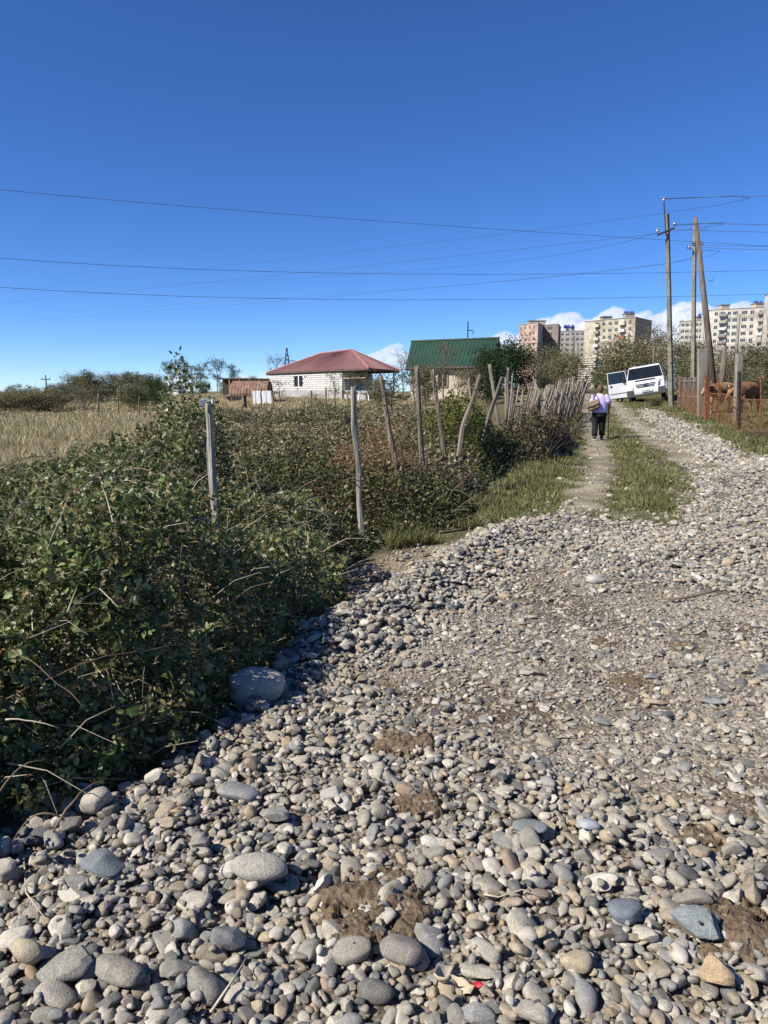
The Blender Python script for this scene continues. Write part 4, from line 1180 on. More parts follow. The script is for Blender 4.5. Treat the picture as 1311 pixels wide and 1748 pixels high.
# thin stakes out on the plot
SG = 'thin stakes standing on the plot before the house'
for k, (x, y0, y1, d, w, lab) in enumerate([(467, 668, 711, 24, 4.2, 'thin stake left of the white block wall window'), (519, 683, 714, 23, 3.6, 'dark leaning stake under the house window'), (531, 666, 692, 40, 3, 'short stake right of the house window'),
        (556, 661, 697, 32, 3.2, 'slim stake below the middle of the block wall'), (572, 664, 692, 38, 3, 'fine stake near the porch corner'), (593, 668, 708, 25, 3.4, 'thin stake just left of the tall wire-looped post'),
        (168, 672, 716, 42, 3, 'thin stake in the dry field left of the evergreen bush'), (201, 672, 716, 40, 3, 'grey stake in the dry field beside the evergreen bush'), (238, 676, 712, 38, 2.6, 'leaning stake between thorny tree and evergreen bush'), (412, 690, 704, 26, 3.5, 'short stake before the small wooden shed'), (446, 664, 700, 34, 3, 'stake in front of the white sheet')]):
    t = at(x, y0, d); b = at(x + (2 if k % 2 else -1), y1, d); b.z = min(b.z, gz(b.x, d)) - .1
    rough_post('stake', lab, b, t, w / F * d / 2, w / F * d / 2.4, M_twig if k % 3 else M_stake, group=SG, seed=40 + k, knots=0, wob=.01)

# stick fence: a palisade of thin stakes
A_, B_ = np.array([at(862, 700, 17.6).x, 17.6]), np.array([at(988, 690, 33).x, 33.0])
sf = empty('stick_fence', (A_[0], A_[1], gz(*A_)), label='weathered fence of close set crooked sticks beside the track', cat='fence')
org = Vector(sf.location)
ns = 170
for i in range(ns):
    f = (i + random.uniform(-.4, .4)) / ns
    p = A_ + (B_ - A_) * f + np.array([random.gauss(0, .06), random.gauss(0, .06)])
    hgt = random.uniform(1.2, 1.75) + (.25 if i < 14 and i % 3 == 0 else 0)
    if f < .35 and random.random() < .45: continue
    lean = (random.gauss(.06 + .08 * math.sin(f * 9), .12), random.gauss(0, .1))
    if f < .7 and random.random() < .12: lean = (-abs(random.gauss(0, .4)), random.gauss(0, .2))
    z0 = gz(*p) - .1
    b = Vector((p[0], p[1], z0)) - org
    m = b + Vector((lean[0] * hgt * .5 + random.gauss(0, .03), lean[1] * hgt * .5, hgt * .52)); t = b + Vector((lean[0] * hgt, lean[1] * hgt, hgt))
    r = random.uniform(.018, .036)
    MB().tube([b, m, t], [r, r * .95, r * .7], 6).build('stick', M_stake if i % 5 else M_post_dark, sf, smooth=True)
for k in range(2):
    z = .5 + .55 * k
    pts = [Vector((A_[0] + (B_[0] - A_[0]) * f + .05, A_[1] + (B_[1] - A_[1]) * f, gz(A_[0] + (B_[0] - A_[0]) * f, A_[1] + (B_[1] - A_[1]) * f) + z)) - org for f in np.linspace(0, 1, 9)]
    MB().tube(pts, .025, 5).build('rail', M_stake, sf, smooth=True)

# utility poles -------------------------------------------------------------
def frustum_pole(name, mat, parent, b, t, w0, w1, n=8):
    return MB().tube([b, Vector(b).lerp(Vector(t), .5), t], [w0, (w0 + w1) / 2, w1], n).build(name, mat, parent, bevel=.01)
def insulator(parent, p, s=.1):
    p = Vector(p)
    o = MB().rings([(p, s * .25, s * .25), (p + Vector((0, 0, s * .5)), s * .3, s * .3), (p + Vector((0, 0, s * .6)), s * .75, s * .75), (p + Vector((0, 0, s * 1.0)), s * .6, s * .6), (p + Vector((0, 0, s * 1.1)), s * .4, s * .4), (p + Vector((0, 0, s * 1.3)), s * .62, s * .62), (p + Vector((0, 0, s * 1.7)), s * .35, s * .35)], 10).build('insulator', M_glass_ins, parent, smooth=False)
    return o
d1 = 36.5
b = at(1147, 694, d1); z0 = gz(b.x, d1); t = at(1139, 366, d1)
pole = empty('utility_pole', (b.x, d1, z0), label='tall grey utility pole with steel crossarm and top insulator, beside the van', cat='utility pole')
O = Vector(pole.location)
frustum_pole('shaft', M_lichen, pole, Vector((0, 0, -.4)), t - O, .14, .10, 6)
q0, q1 = at(1133, 345, d1 - .2) - O, at(1137, 402, d1 - .2) - O
MB().tube([q1, q0], .03, 6).build('top_rod', M_iron, pole); insulator(pole, q0, .12)
c0, c1 = at(1122, 401, d1 - .2) - O, at(1151, 389, d1 - .2) - O
ca = MB(); ca.tube([c0, c1], .05, 4); ca.build('crossarm', M_iron, pole)
for c in (c0, c1):
    MB().tube([c, c + Vector((0, 0, .12))], .016, 5).build('pin', M_iron, pole); insulator(pole, c + Vector((0, 0, .1)), .11)
MB().tube([at(1139 + 3 * math.cos(a), 400, d1 + .13 * math.sin(a)) - O for a in np.linspace(0, 6.28, 9)], .02, 5).build('clamp', M_iron, pole)
MB().tube([at(1147 + 5 * math.cos(a), 619, d1 + .17 * math.sin(a)) - O for a in np.linspace(0, 6.28, 9)], .012, 5).build('wire_band', M_iron, pole)
d2 = 41
b2 = at(1184, 668, d2); t2 = at(1186, 383, d2)
pole2 = empty('utility_pole', (b2.x, d2, gz(b2.x, d2)), label='square concrete utility pole braced by a leaning wooden strut', cat='utility pole')
O2 = Vector(pole2.location)
frustum_pole('shaft', M_lichen, pole2, Vector((0, 0, -.4)), t2 - O2, .15, .105, 4)
def hook(px, py, d, o, s, par):
    p = at(px, py, d) - o
    MB().tube([p, p + Vector((s * .12, 0, -.06)), p + Vector((s * .24, 0, -.04)), p + Vector((s * .28, 0, .06)), p + Vector((s * .28, 0, .16))], .016, 5).build('hook', M_iron, par)
    return p
hook(1182, 424, d2 - .15, O2, -1, pole2); hook(1190, 434, d2 - .15, O2, 1, pole2)
insulator(pole2, at(1176, 424, d2 - .15) - O2, .1)
MB().tube([at(1186 + 5 * math.cos(a), 415, d2 + .17 * math.sin(a)) - O2 for a in np.linspace(0, 6.28, 9)], .03, 5).build('clamp', M_iron, pole2)
ds = 39.5
bs, ts = at(1224, 660, ds - .5), at(1187, 371, d2 - .35)
st = empty('strut_pole', (bs.x, ds - .5, gz(bs.x, ds - .5)), label='dark brown wooden strut pole leaning against the concrete utility pole', cat='pole')
Os = Vector(st.location)
bb = bs - Os; bb.z = -.3
MB().tube([bb, bb.lerp(ts - Os, .5), ts - Os], [.17, .15, .105], 10).build('shaft', M_polewood, st, smooth=True)
hook(1196, 392, d2 - .5, Os, 1, st); hook(1209, 478, d2 - .6, Os, 1, st)
insulator(st, at(1199, 419, d2 - .5) - Os, .1)
MB().tube([at(1225 + 7 * math.cos(a), 606, ds - .4 + .22 * math.sin(a)) - Os for a in np.linspace(0, 6.28, 9)], .025, 5).build('wire_band', M_iron, st)
def simple_pole(label, px, y0, y1, d, w, mat, arm=None):
    t = at(px, y0, d); b = at(px, y1, d); zb = min(gz(b.x, d), b.z)
    o = empty('pole', (b.x, d, zb), label=label, cat='pole')
    MB().tube([(0, 0, -.2), (0, 0, (t.z - zb) * .5), (0, 0, t.z - zb)], [w, w * .9, w * .75], 8).build('shaft', mat, o, smooth=True)
    if arm:
        MB().box((0, 0, t.z - zb - arm[1]), (arm[0], .15, .16)).build('crossarm', M_polewood, o)
        for s in (-1, 1): insulator(o, (s * arm[0] * .42, 0, t.z - zb - arm[1] + .08), .14)
    return o
simple_pole('distant wooden pole with one crossarm above the left hedge', 80, 640, 672, 130, .14, M_polewood, (1.6, .75))
simple_pole('thin brown pole standing left of the unfinished block building', 976, 574, 664, 78, .13, M_polewood)
simple_pole('pale short lamp pole before the unfinished block building', 982, 585, 658, 76, .14, M_concrete)
simple_pole('thin grey pole in front of the white tower block', 1254, 537, 640, 60, .16, M_concrete)
simple_pole('dark thin pole among the airy skyline trees', 328, 626, 656, 118, .13, M_polewood)
simple_pole('weathered timber stump post bound to the strut', 1231, 593, 675, 34, .15, M_post_dark)
simple_pole('thin bare pole among the bushes behind the van', 1114, 590, 640, 58, .1, M_polewood)

# wires: each a sagging cable between two supports
def wire(label, pts_px, r, sag_n=14):
    """smooth cable through three sighted points with a depth for each"""
    A, B, C = [at(*p) for p in pts_px]
    pts = []
    for i in range(sag_n + 1):
        t = i / sag_n * 2 - 1        # -1..1 , 0 is the middle point
        pts.append(A * (t * (t - 1) / 2) + B * (1 - t * t) + C * (t * (t + 1) / 2))
    o = MB().tube(pts, r, 4, cap=False).build('overhead_wire', M_wire, smooth=True)
    tag(o, label, 'wire', 'overhead wires')
wire('topmost overhead wire entering at upper left and falling to the right', [(-260, 297, 24), (560, 371, 31), (1380, 424, 38)], .0075)
wire('second thick overhead wire, crossing the whole sky at middle height', [(-260, 415, 24), (560, 466, 31), (1400, 459, 38)], .0075)
wire('lowest thick overhead wire, crossing the whole sky just above the roofs', [(-260, 468, 24), (560, 511, 31), (1400, 499, 38)], .0075)
wire('faint wire running from the pole top down to the far left', [(1133, 340, 36.4), (700, 418, 80), (-120, 508, 180)], .011)
wire('faint wire from the right crossarm insulator down to the far left', [(1151, 385, 36.3), (640, 452, 80), (-120, 530, 180)], .011)
wire('faint wire from the left crossarm insulator down to the far left', [(1122, 397, 36.3), (620, 468, 82), (150, 490, 140)], .009)
wire('faint wire from the concrete pole hook down to the far left', [(1175, 424, 40.9), (640, 500, 90), (-120, 560, 190)], .010)
wire('lowest faint wire from the braced pole to the left', [(1185, 432, 41), (700, 493, 90), (100, 532, 170)], .008)
wire('short wire leaving the pole top to the right', [(1133, 339, 36.4), (1230, 336, 33), (1400, 334, 28)], .008)
wire('wire leaving the crossarm to the right edge', [(1151, 383, 36.3), (1230, 382, 33), (1400, 386, 28)], .010)
wire('upper of two close wires leaving the strut to the right', [(1199, 418, 40.5), (1260, 420, 37), (1400, 422, 30)], .009)
wire('lower of two close wires leaving the strut to the right', [(1199, 422, 40.5), (1260, 425, 37), (1400, 428, 30)], .009)
wire('wire between the concrete pole and the right edge at insulator height', [(1151, 392, 36.3), (1250, 395, 33), (1400, 398, 28)], .008)
wire('thin wire strung over the track in front of the tower blocks', [(850, 588, 70), (930, 586, 74), (982, 588, 76)], .012)

# right hand fence ----------------------------------------------------------
def solid_post(name, label, px, y0, y1, d, w, mat, mat2=None, n=4, cat='post', dep=None, lean=0):
    t = at(px + lean, y0, d); b = at(px, y1, d); zb = min(gz(b.x, d), b.z) - .05
    o = empty(name, (b.x, d, zb), label=label, cat=cat, group='posts of the right hand fence')
    h = t.z - zb
    dx = t.x - b.x
    MB().box((dx / 2, 0, h / 2), (w, dep or w, h), Matrix.Rotation(math.atan2(dx, h), 3, 'Y')).build('shaft', mat, o, bevel=.015)
    return o
wp = solid_post('concrete_post', 'wide lichen stained concrete slab post beside the picket gate', 1199, 595, 705, 28.5, .34, M_concrete, dep=.16)
MB().box((.10, -.095, 1.35), (.08, .02, .5)).build('lichen_patch', material('yellow_lichen', (.22, .19, .05), (.30, .26, .10), scale=14, rough=1), wp, bevel=.006)
solid_post('rusty_post', 'rusty brown steel channel post in front of the concrete slab', 1207, 640, 716, 26.5, .17, M_rust, dep=.08)
solid_post('rusty_rod', 'thin rusty rod post left of the brown cow', 1227, 645, 716, 26, .05, M_rust)
solid_post('concrete_post', 'broken pale concrete post rising above the black post', 1262, 604, 660, 24.6, .19, M_concrete, lean=0)
solid_post('charred_post', 'black charred post in front of the brown cow', 1262, 634, 736, 22, .085, M_black, dep=.09)
solid_post('rusty_rod', 'thin rusty rod post at the tail of the brown cow', 1299, 640, 728, 23, .045, M_rust)
solid_post('rusty_rod', 'leaning rusty rod at the left end of the mesh', 1162, 645, 694, 34, .06, M_rust)
# picket gate
ga, gb = at(1158, 690, 36), at(1192, 690, 33.5)
gate = empty('picket_gate', (ga.x, ga.y, gz(ga.x, ga.y)), label='small grey picket gate behind the wide concrete post', cat='gate')
GO = Vector(gate.location)
for i in range(9):
    f = i / 8; p = ga.lerp(gb, f); zb = gz(p.x, p.y)
    MB().box((p.x - GO.x, p.y - GO.y, zb - GO.z + .72), (.10, .025, 1.35 + random.uniform(-.06, .06)), Matrix.Rotation(random.gauss(0, .03), 3, 'Y')).build('picket', M_post_dark if i % 2 else M_stake, gate, bevel=.006)
for z in (.45, 1.15):
    mb = MB().tube([Vector((ga.x, ga.y - .04, gz(ga.x, ga.y) + z)) - GO, Vector((gb.x, gb.y - .04, gz(gb.x, gb.y) + z)) - GO], .045, 4)
    mb.build('rail', M_stake, gate)
# rusty mesh between the posts: every panel a part, its wires fine
fm = empty('mesh_fence', (ga.x, ga.y, gz(ga.x, ga.y)), label='rusty wire mesh fence in front of the cows', cat='fence')
FO = Vector(fm.location)
line = [at(1162, 690, 34), at(1207, 700, 26.6), at(1230, 700, 25), at(1262, 700, 22.1), at(1299, 700, 20), at(1345, 700, 18)]
for a, b in zip(line[:-1], line[1:]):
    L_ = math.hypot(b.x - a.x, b.y - a.y); n = int(L_ / .13)
    mb = MB()
    za, zb_ = gz(a.x, a.y), gz(b.x, b.y)
    def fp(f, z): return Vector((a.x + (b.x - a.x) * f, a.y + (b.y - a.y) * f, za + (zb_ - za) * f + z)) - FO
    for i in range(n + 1): mb.tube([fp(i / n, .05), fp(i / n, 1.0)], .0048, 3, cap=False)
    for k in range(8): mb.tube([fp(0, .08 + k * .13), fp(.5, .07 + k * .13), fp(1, .08 + k * .13)], .0048, 3, cap=False)
    mb.build('mesh_panel', M_rust, fm)
    MB().tube([fp(0, 1.02), fp(.5, 1.0), fp(1, 1.02)], .016, 5).build('top_rail', M_rust, fm)
# ================================================================== HOUSES
M_block = material('white_block', (.50, .49, .455), (.64, .63, .585), scale=3, rough=.95, bump=.3)
M_mortar = material('mortar', (.17, .165, .15), (.25, .24, .22), scale=5, rough=1)
M_plinth = material('plinth', (.27, .255, .235), (.37, .355, .33), scale=2, rough=1, bump=.3)
M_redroof = material('red_sheet', (.155, .072, .068), (.205, .10, .093), scale=.8, rough=.55, spec=.4)
M_greenroof = material('green_sheet', (.016, .044, .027), (.025, .06, .037), scale=.8, rough=.6, spec=.3)
M_darkwood = material('dark_wood', (.05, .038, .03), (.10, .08, .06), scale=6, rough=.9)
M_dark = material('dark_opening', (.012, .012, .013), (.022, .022, .022), scale=3, rough=.4)
M_plaster = material('cream_plaster', (.36, .31, .23), (.48, .42, .32), scale=1.5, rough=1, bump=.2)
M_white = material('white_paint', (.74, .74, .72), (.82, .82, .80), scale=2, rough=.6)
M_tinrust = material('rusty_sheet', (.13, .075, .05), (.30, .19, .13), scale=3, rough=.9, c3=(.2, .12, .08))
M_plank = material('plank', (.28, .19, .11), (.46, .35, .22), scale=4, rough=.9)

def rib_sheet(name, corners, mat, parent, O, pitch=.35, h=.05):
    """profiled sheet on a quad or triangle a,b (eave) -> c,d (ridge), ribs run up the slope"""
    a, b, c, d = [Vector(p) - O for p in corners]        # a-b eave, d-c ridge
    n = max(2, int((b - a).length / pitch))
    nor = (b - a).cross(d - a if (d - a).length > .01 else c - a).normalized()
    if nor.z < 0: nor = -nor
    vs, fs = [], []
    prof = [(0, 0), (.55, 0), (.65, h), (.9, h), (1.0, 0)]
    cols = []
    for i in range(n):
        for (u, z) in prof[:-1]: cols.append(((i + u) / n, z))
    cols.append((1.0, 0))
    for f, z in cols:
        p, q = a.lerp(b, f), d.lerp(c, f)
        vs += [p + nor * z, q + nor * z]
    for i in range(len(cols) - 1): fs.append((2 * i, 2 * i + 2, 2 * i + 3, 2 * i + 1))
    return MB().add(vs, fs).build(name, mat, parent)

# --- red roofed block house (unfinished)
FL, FR, BR = at(455, 637.5, 83), at(630, 628, 66), at(681, 631.5, 72.5)
zE = (FL.z + FR.z) / 2
for p in (FL, FR, BR): p.z = zE
BL = FL + (BR - FR)
RR_, RL_ = at(599.7, 599.4, 72.6), at(547, 602.4, 79.5)
zR = (RR_.z + RL_.z) / 2; RR_.z = RL_.z = zR
hc = (FL + FR + BR + BL) / 4
zg = gz(hc.x, hc.y) - .3
house = empty('block_house', (hc.x, hc.y, zg), label='unfinished white block house with red hipped metal roof', cat='house')
HO = Vector(house.location)
roof = rib_sheet('roof', (FL, FR, RR_, RL_), M_redroof, house, HO)
rib_sheet('roof_slope', (FR, BR, RR_, RR_), M_redroof, roof, HO * 1.0)
rib_sheet('roof_slope', (BR, BL, RL_, RR_), M_redroof, roof, HO)
rib_sheet('roof_slope', (BL, FL, RL_, RL_), M_redroof, roof, HO)
ed = MB()
for a, b in ((RR_, RL_), (FR, RR_), (FL, RL_), (BR, RR_), (BL, RL_)): ed.tube([Vector(a) - HO + Vector((0, 0, .04)), Vector(b) - HO + Vector((0, 0, .04))], .09, 6)
ed.build('ridge_cap', material('red_cap', (.30, .12, .11), (.38, .17, .15), scale=1, rough=.5), roof)
fa = MB()
for a, b in ((FL, FR), (FR, BR), (BR, BL), (BL, FL)):
    A, B = Vector(a) - HO - Vector((0, 0, .12)), Vector(b) - HO - Vector((0, 0, .12)); fa.tube([A, B], .12, 4)
fa.build('fascia', M_darkwood, house)
# soffit closing the eaves
ins = lambda p, k: hc + (p - hc) * k
so = MB().add([Vector((p.x, p.y, zE - .10)) - HO for p in (ins(FL, .985), ins(FR, .985), ins(BR, .985), ins(BL, .985))], [(0, 1, 2, 3)]); so.build('soffit', M_darkwood, house)
wFL, wFR, wBR, wBL = [ins(p, .93) for p in (FL, FR, BR, BL)]
cut = .80                                   # the block wall stops here; then the open porch
def lerp(a, b, f): return a + (b - a) * f
wC = lerp(wFL, wFR, cut)
wall_top = zE - .12; plinth_top = zg + 1.0
def block_wall(name, a, b, z0, z1, parent, O, holes=(), bl=.42, bh=.21):
    """laid blocks: every block its own box on a recessed mortar core, joined per wall"""
    a, b = Vector((a.x, a.y, 0)), Vector((b.x, b.y, 0)); L_ = (b - a).length; u = (b - a).normalized(); nrm = Vector((u.y, -u.x, 0))
    core = MB(); mb = MB()
    rot = Matrix((u, nrm, Vector((0, 0, 1)))).transposed()
    segs = []
    x = 0
    for h0, h1, hz0, hz1 in sorted(holes):
        segs.append((x, h0, z0, z1)); segs.append((h0, h1, z0, hz0)); segs.append((h0, h1, hz1, z1)); x = h1
    segs.append((x, L_, z0, z1))
    for s0, s1, q0, q1 in segs:
        if s1 - s0 < .02 or q1 - q0 < .02: continue
        core.box(a + u * (s0 + s1) / 2 - nrm * 0 + Vector((0, 0, (q0 + q1) / 2)) - O, (s1 - s0, .18, q1 - q0), rot)
    rows = int((z1 - z0) / bh)
    for r_ in range(rows):
        x = -(r_ % 2) * bl / 2
        while x < L_:
            s0, s1 = max(x, 0), min(x + bl, L_); zc = z0 + (r_ + .5) * bh
            hole = any(s1 > h0 + .03 and s0 < h1 - .03 and zc > hz0 and zc < hz1 for h0, h1, hz0, hz1 in holes)
            if not hole and s1 - s0 > .06 and random.random() > .012:
                mb.box(a + u * (s0 + s1) / 2 + nrm * random.uniform(.0, .012) + Vector((0, 0, zc)) - O, (s1 - s0 - .05, .24, bh - .045), rot)
            x += bl
    c = core.build(name, M_mortar, parent)
    tag(mb.build('blocks', M_block, c), kind='stuff')
    return c, u, nrm
LW = (Vector((wC.x, wC.y, 0)) - Vector((wFL.x, wFL.y, 0))).length
# window opening sighted at x 507..521
def along(px):
    best = min(np.linspace(0, 1, 600), key=lambda f: abs((wFL.x + (wC.x - wFL.x) * f) / ((wFL.y + (wC.y - wFL.y) * f)) - (px - 655.5) / F * 1.004 / 1.0 * 1.0))
    return best * LW
h0, h1 = along(507), along(521)
bw, u, nrm = block_wall('front_wall', wFL, wC, plinth_top, wall_top, house, HO, [(h0, h1, plinth_top + .35, wall_top - .25)])
block_wall('side_wall', wFL, wBL, plinth_top, wall_top, house, HO)
block_wall('porch_wall', wC, lerp(wBL, wBR, cut), plinth_top, wall_top, house, HO)
rot = Matrix((u, nrm, Vector((0, 0, 1)))).transposed()
mid = Vector((wFL.x, wFL.y, 0)) + u * (h0 + h1) / 2; zc = (plinth_top + .35 + wall_top - .25) / 2; hh = wall_top - .6 - plinth_top
for s in (-1, 1):
    w = MB().box(mid + u * s * (h1 - h0) * .25 - nrm * .03 + Vector((0, 0, zc)) - HO, ((h1 - h0) * .34, .05, hh - .1), rot).build('window', M_dark, house)
MB().box(mid + nrm * .02 + Vector((0, 0, zc)) - HO, ((h1 - h0) * .10, .2, hh), rot).build('window_post', M_block, house)
pl = MB()
for a, b in ((wFL, wC), (wFL, wBL)):
    A, B = Vector((a.x, a.y, 0)), Vector((b.x, b.y, 0)); uu = (B - A).normalized(); nn = Vector((uu.y, -uu.x, 0))
    pl.box((A + B) / 2 + nn * .03 + Vector((0, 0, (zg - .4 + plinth_top) / 2)) - HO, ((B - A).length + .1, .34, plinth_top - zg + .4), Matrix((uu, nn, Vector((0, 0, 1)))).transposed())
pl.build('plinth', M_plinth, house)
A, B = Vector((wC.x, wC.y, 0)), Vector((wFR.x, wFR.y, 0)); C_ = Vector((wBR.x, wBR.y, 0)); D_ = Vector((lerp(wBL, wBR, cut).x, lerp(wBL, wBR, cut).y, 0))
MB().add([p + Vector((0, 0, z)) - HO for z in (zg - .3, plinth_top - .35) for p in (A, B, C_, D_)], [(0, 3, 2, 1), (4, 5, 6, 7), (0, 1, 5, 4), (1, 2, 6, 5), (2, 3, 7, 6), (3, 0, 4, 7)]).build('porch_slab', M_plinth, house)
for p in (B, lerp(A, B, .55), C_, lerp(B, C_, .5)):
    MB().box(Vector(p) * 1.0 + Vector((0, 0, (plinth_top - .35 + wall_top) / 2)) - HO, (.14, .14, wall_top - plinth_top + .35)).build('porch_post', M_darkwood, house)
MB().tube([A + Vector((0, 0, plinth_top + 1.1)) - HO, B + Vector((0, 0, plinth_top + 1.1)) - HO], .06, 4).build('porch_rail', M_plank, house)
# trestle left on the porch front
tr = at(621, 676, 62); tz = gz(tr.x, 62)
tb = empty('trestle', (tr.x, 62, tz), label='pale sawhorse trestle standing in front of the porch', cat='trestle')
for s in (-1, 1):
    for q in (-1, 1): MB().tube([(s * .45, q * .35, 0), (s * .35, 0, .8)], .05, 4).build('leg', M_white, tb)
MB().box((0, 0, .82), (1.1, .12, .12)).build('beam', M_white, tb)

# --- green roofed house
gRL, gRR = at(702, 585.5, 63), at(852.5, 576, 59)
gEL, gER = at(692, 627, 58.5), at(838, 625.5, 54.5)
zr = (gRL.z + gRR.z) / 2; ze = (gEL.z + gER.z) / 2
gRL.z = gRR.z = zr; gEL.z = gER.z = ze
bEL, bER = gRL * 2 - gEL, gRR * 2 - gER; bEL.z = bER.z = ze
gc_ = (gEL + gER + bEL + bER) / 4; zg2 = gz(gc_.x, gc_.y) - .3
gh = empty('green_roof_house', (gc_.x, gc_.y, zg2), label='cream house with steep dark green metal roof', cat='house')
QO = Vector(gh.location)
gr = rib_sheet('roof', (gEL, gER, gRR, gRL), M_greenroof, gh, QO, .3, .03)
rib_sheet('roof_slope', (bER, bEL, gRL, gRR), M_greenroof, gr, QO, .3, .05)
MB().tube([gRL - QO + Vector((0, 0, .05)), gRR - QO + Vector((0, 0, .05))], .1, 6).build('ridge_cap', M_greenroof, gr)
ig = lambda p: gc_ + (p - gc_) * .9
c4 = [ig(p) for p in (gEL, gER, bER, bEL)]
vs = [Vector((p.x, p.y, z)) - QO for z in (zg2 - .4, ze + .12) for p in c4]
gw = MB().add(vs, [(0, 3, 2, 1), (4, 5, 6, 7), (0, 1, 5, 4), (1, 2, 6, 5), (2, 3, 7, 6), (3, 0, 4, 7)])
gw.build('wall', M_plaster, gh)
for (a, b, r_) in ((gEL, bEL, gRL), (gER, bER, gRR)):
    a2, b2, r2 = [gc_ + (p - gc_) * .985 for p in (a, b, r_)]; a2.z = b2.z = ze; r2.z = zr - .08
    MB().add([p - QO for p in (a2, b2, r2)], [(0, 1, 2)]).build('gable', M_darkwood, gh)
MB().tube([gEL - QO - Vector((0, 0, .1)), gER - QO - Vector((0, 0, .1))], .11, 4).build('fascia', M_darkwood, gh)
for px in (757,):
    p = at(px, 655, 56.0); q = c4[0].lerp(c4[1], (px - 692) / 146.0)
    un = (c4[1] - c4[0]).normalized(); nn = Vector((un.y, -un.x, 0)); rt = Matrix((un, nn, Vector((0, 0, 1)))).transposed()
    w = MB().box(Vector((q.x, q.y, zg2 + 1.7)) + nn * .02 - QO, (.8, .08, 1.1), rt).build('window', M_dark, gh)
    fr = MB()
    for dx, dz, sx, sz in ((-.42, 0, .06, 1.2), (.42, 0, .06, 1.2), (0, -.58, .9, .06), (0, .58, .9, .06), (0, 0, .05, 1.1)):
        fr.box(Vector((q.x, q.y, zg2 + 1.7)) + un * dx + nn * .06 + Vector((0, 0, dz)) - QO, (sx, .07, sz), rt)
    fr.build('frame', M_plank, w)
f0 = gRL.lerp(gRR, .655)
MB().tube([f0 - QO - Vector((0, 0, .3)), Vector((f0.x, f0.y, at(801, 549, f0.y).z)) - QO], .055, 6).build('flue_pipe', M_iron, gh)
zz = at(801, 564, f0.y).z
MB().tube([Vector((f0.x, f0.y, zz)) - QO, Vector((f0.x + .42, f0.y, zz)) - QO, Vector((f0.x + .44, f0.y, zz - .3)) - QO], .04, 5).build('flue_bracket', M_iron, gh)

# --- sheds left of the block house
def at_g(px, d): return at(px, 668, d).x
q = empty('barrel_shed', (at_g(430, 62), 62, gz(at_g(430, 62), 62)), label='barrel roofed shed of rusty corrugated sheet left of the block house', cat='shed')
vs, fs = [], []
nA, nL = 16, 26
wR, LL = 1.75, 3.0
for j in range(nL):
    for i in range(nA + 1):
        a = math.pi * i / nA
        rr = wR * (1 + .018 * (j % 2))
        vs.append((LL * (j / (nL - 1) - .5), -math.cos(a) * rr, .45 + math.sin(a) * rr * .72))
fs = [(j * (nA + 1) + i, j * (nA + 1) + i + 1, (j + 1) * (nA + 1) + i + 1, (j + 1) * (nA + 1) + i) for j in range(nL - 1) for i in range(nA)]
MB().add(vs, fs).build('barrel_roof', M_tinrust, q)
for s in (-1, 1):
    MB().add([(s * LL * .49, -math.cos(math.pi * i / 12) * 1.72, .45 + math.sin(math.pi * i / 12) * 1.72 * .7) for i in range(13)] + [(s * LL * .49, 1.72, -.3), (s * LL * .49, -1.72, -.3)], [tuple(range(15))]).build('end_wall', M_tinrust, q)
MB().box((0, -1.72, .1), (LL, .06, .75)).build('side_wall', M_plank, q)
ws = at(449, 674, 56)
o = empty('white_sheet', (ws.x, 56, gz(ws.x, 56)), label='white corrugated panel standing against the barrel roofed shed', cat='panel')
zt = at(449, 667.5, 56).z - gz(ws.x, 56)
for k in range(7): MB().box((-.68 + k * .2, (k % 2) * .02, zt / 2 + .02), (.205, .03, zt), Matrix.Rotation(-.04, 3, 'Y')).build('panel_rib', M_white, o)
hs_ = at(405, 684, 50)
sh = empty('small_shed', (hs_.x, 50, gz(hs_.x, 50)), label='tiny plank shed with rusty tin roof in the dry grass', cat='shed')
for k in range(6): MB().box((-.55 + k * .17, -.4, .38), (.165, .04, .85), Matrix.Rotation(random.gauss(0, .03), 3, 'Y')).build('plank', M_plank, sh, bevel=.006)
MB().box((.52, 0, .42), (.05, .8, .9)).build('side_wall', M_darkwood, sh)
MB().box((-.62, 0, .35), (.05, .8, .75)).build('side_wall', M_darkwood, sh)
MB().box((-.03, -.02, .88), (1.4, 1.1, .04), Matrix.Rotation(-.12, 3, 'Y')).build('roof', M_tinrust, sh)
lx = at(420, 650, 88)
lt = empty('lean_to', (lx.x, 88, gz(lx.x, 88)), label='long open lean-to with flat dark roof behind the barrel shed', cat='shelter')
zt = at(420, 647, 88).z - gz(lx.x, 88)
MB().box((0, 0, zt), (6.2, 2.4, .14), Matrix.Rotation(.01, 3, 'Y')).build('roof', M_darkwood, lt)
for k in range(6): MB().box((-2.9 + k * 1.16, -1.1, zt / 2), (.13, .13, zt)).build('post', M_plank, lt)
MB().box((0, 1.1, zt / 2), (6, .06, zt)).build('back_wall', M_darkwood, lt)
wx = at(296, 664, 96)
fb = empty('far_hut', (wx.x, 96, gz(wx.x, 96)), label='low white flat roofed hut behind the evergreen bush', cat='hut')
MB().box((0, 0, .45), (2.2, 2.5, 1.1)).build('wall', M_white, fb)
MB().box((0, 0, 1.07), (2.5, 2.8, .14)).build('roof', M_plinth, fb)
MB().box((-.5, -1.26, .6), (.5, .05, .4)).build('window', M_dark, fb)
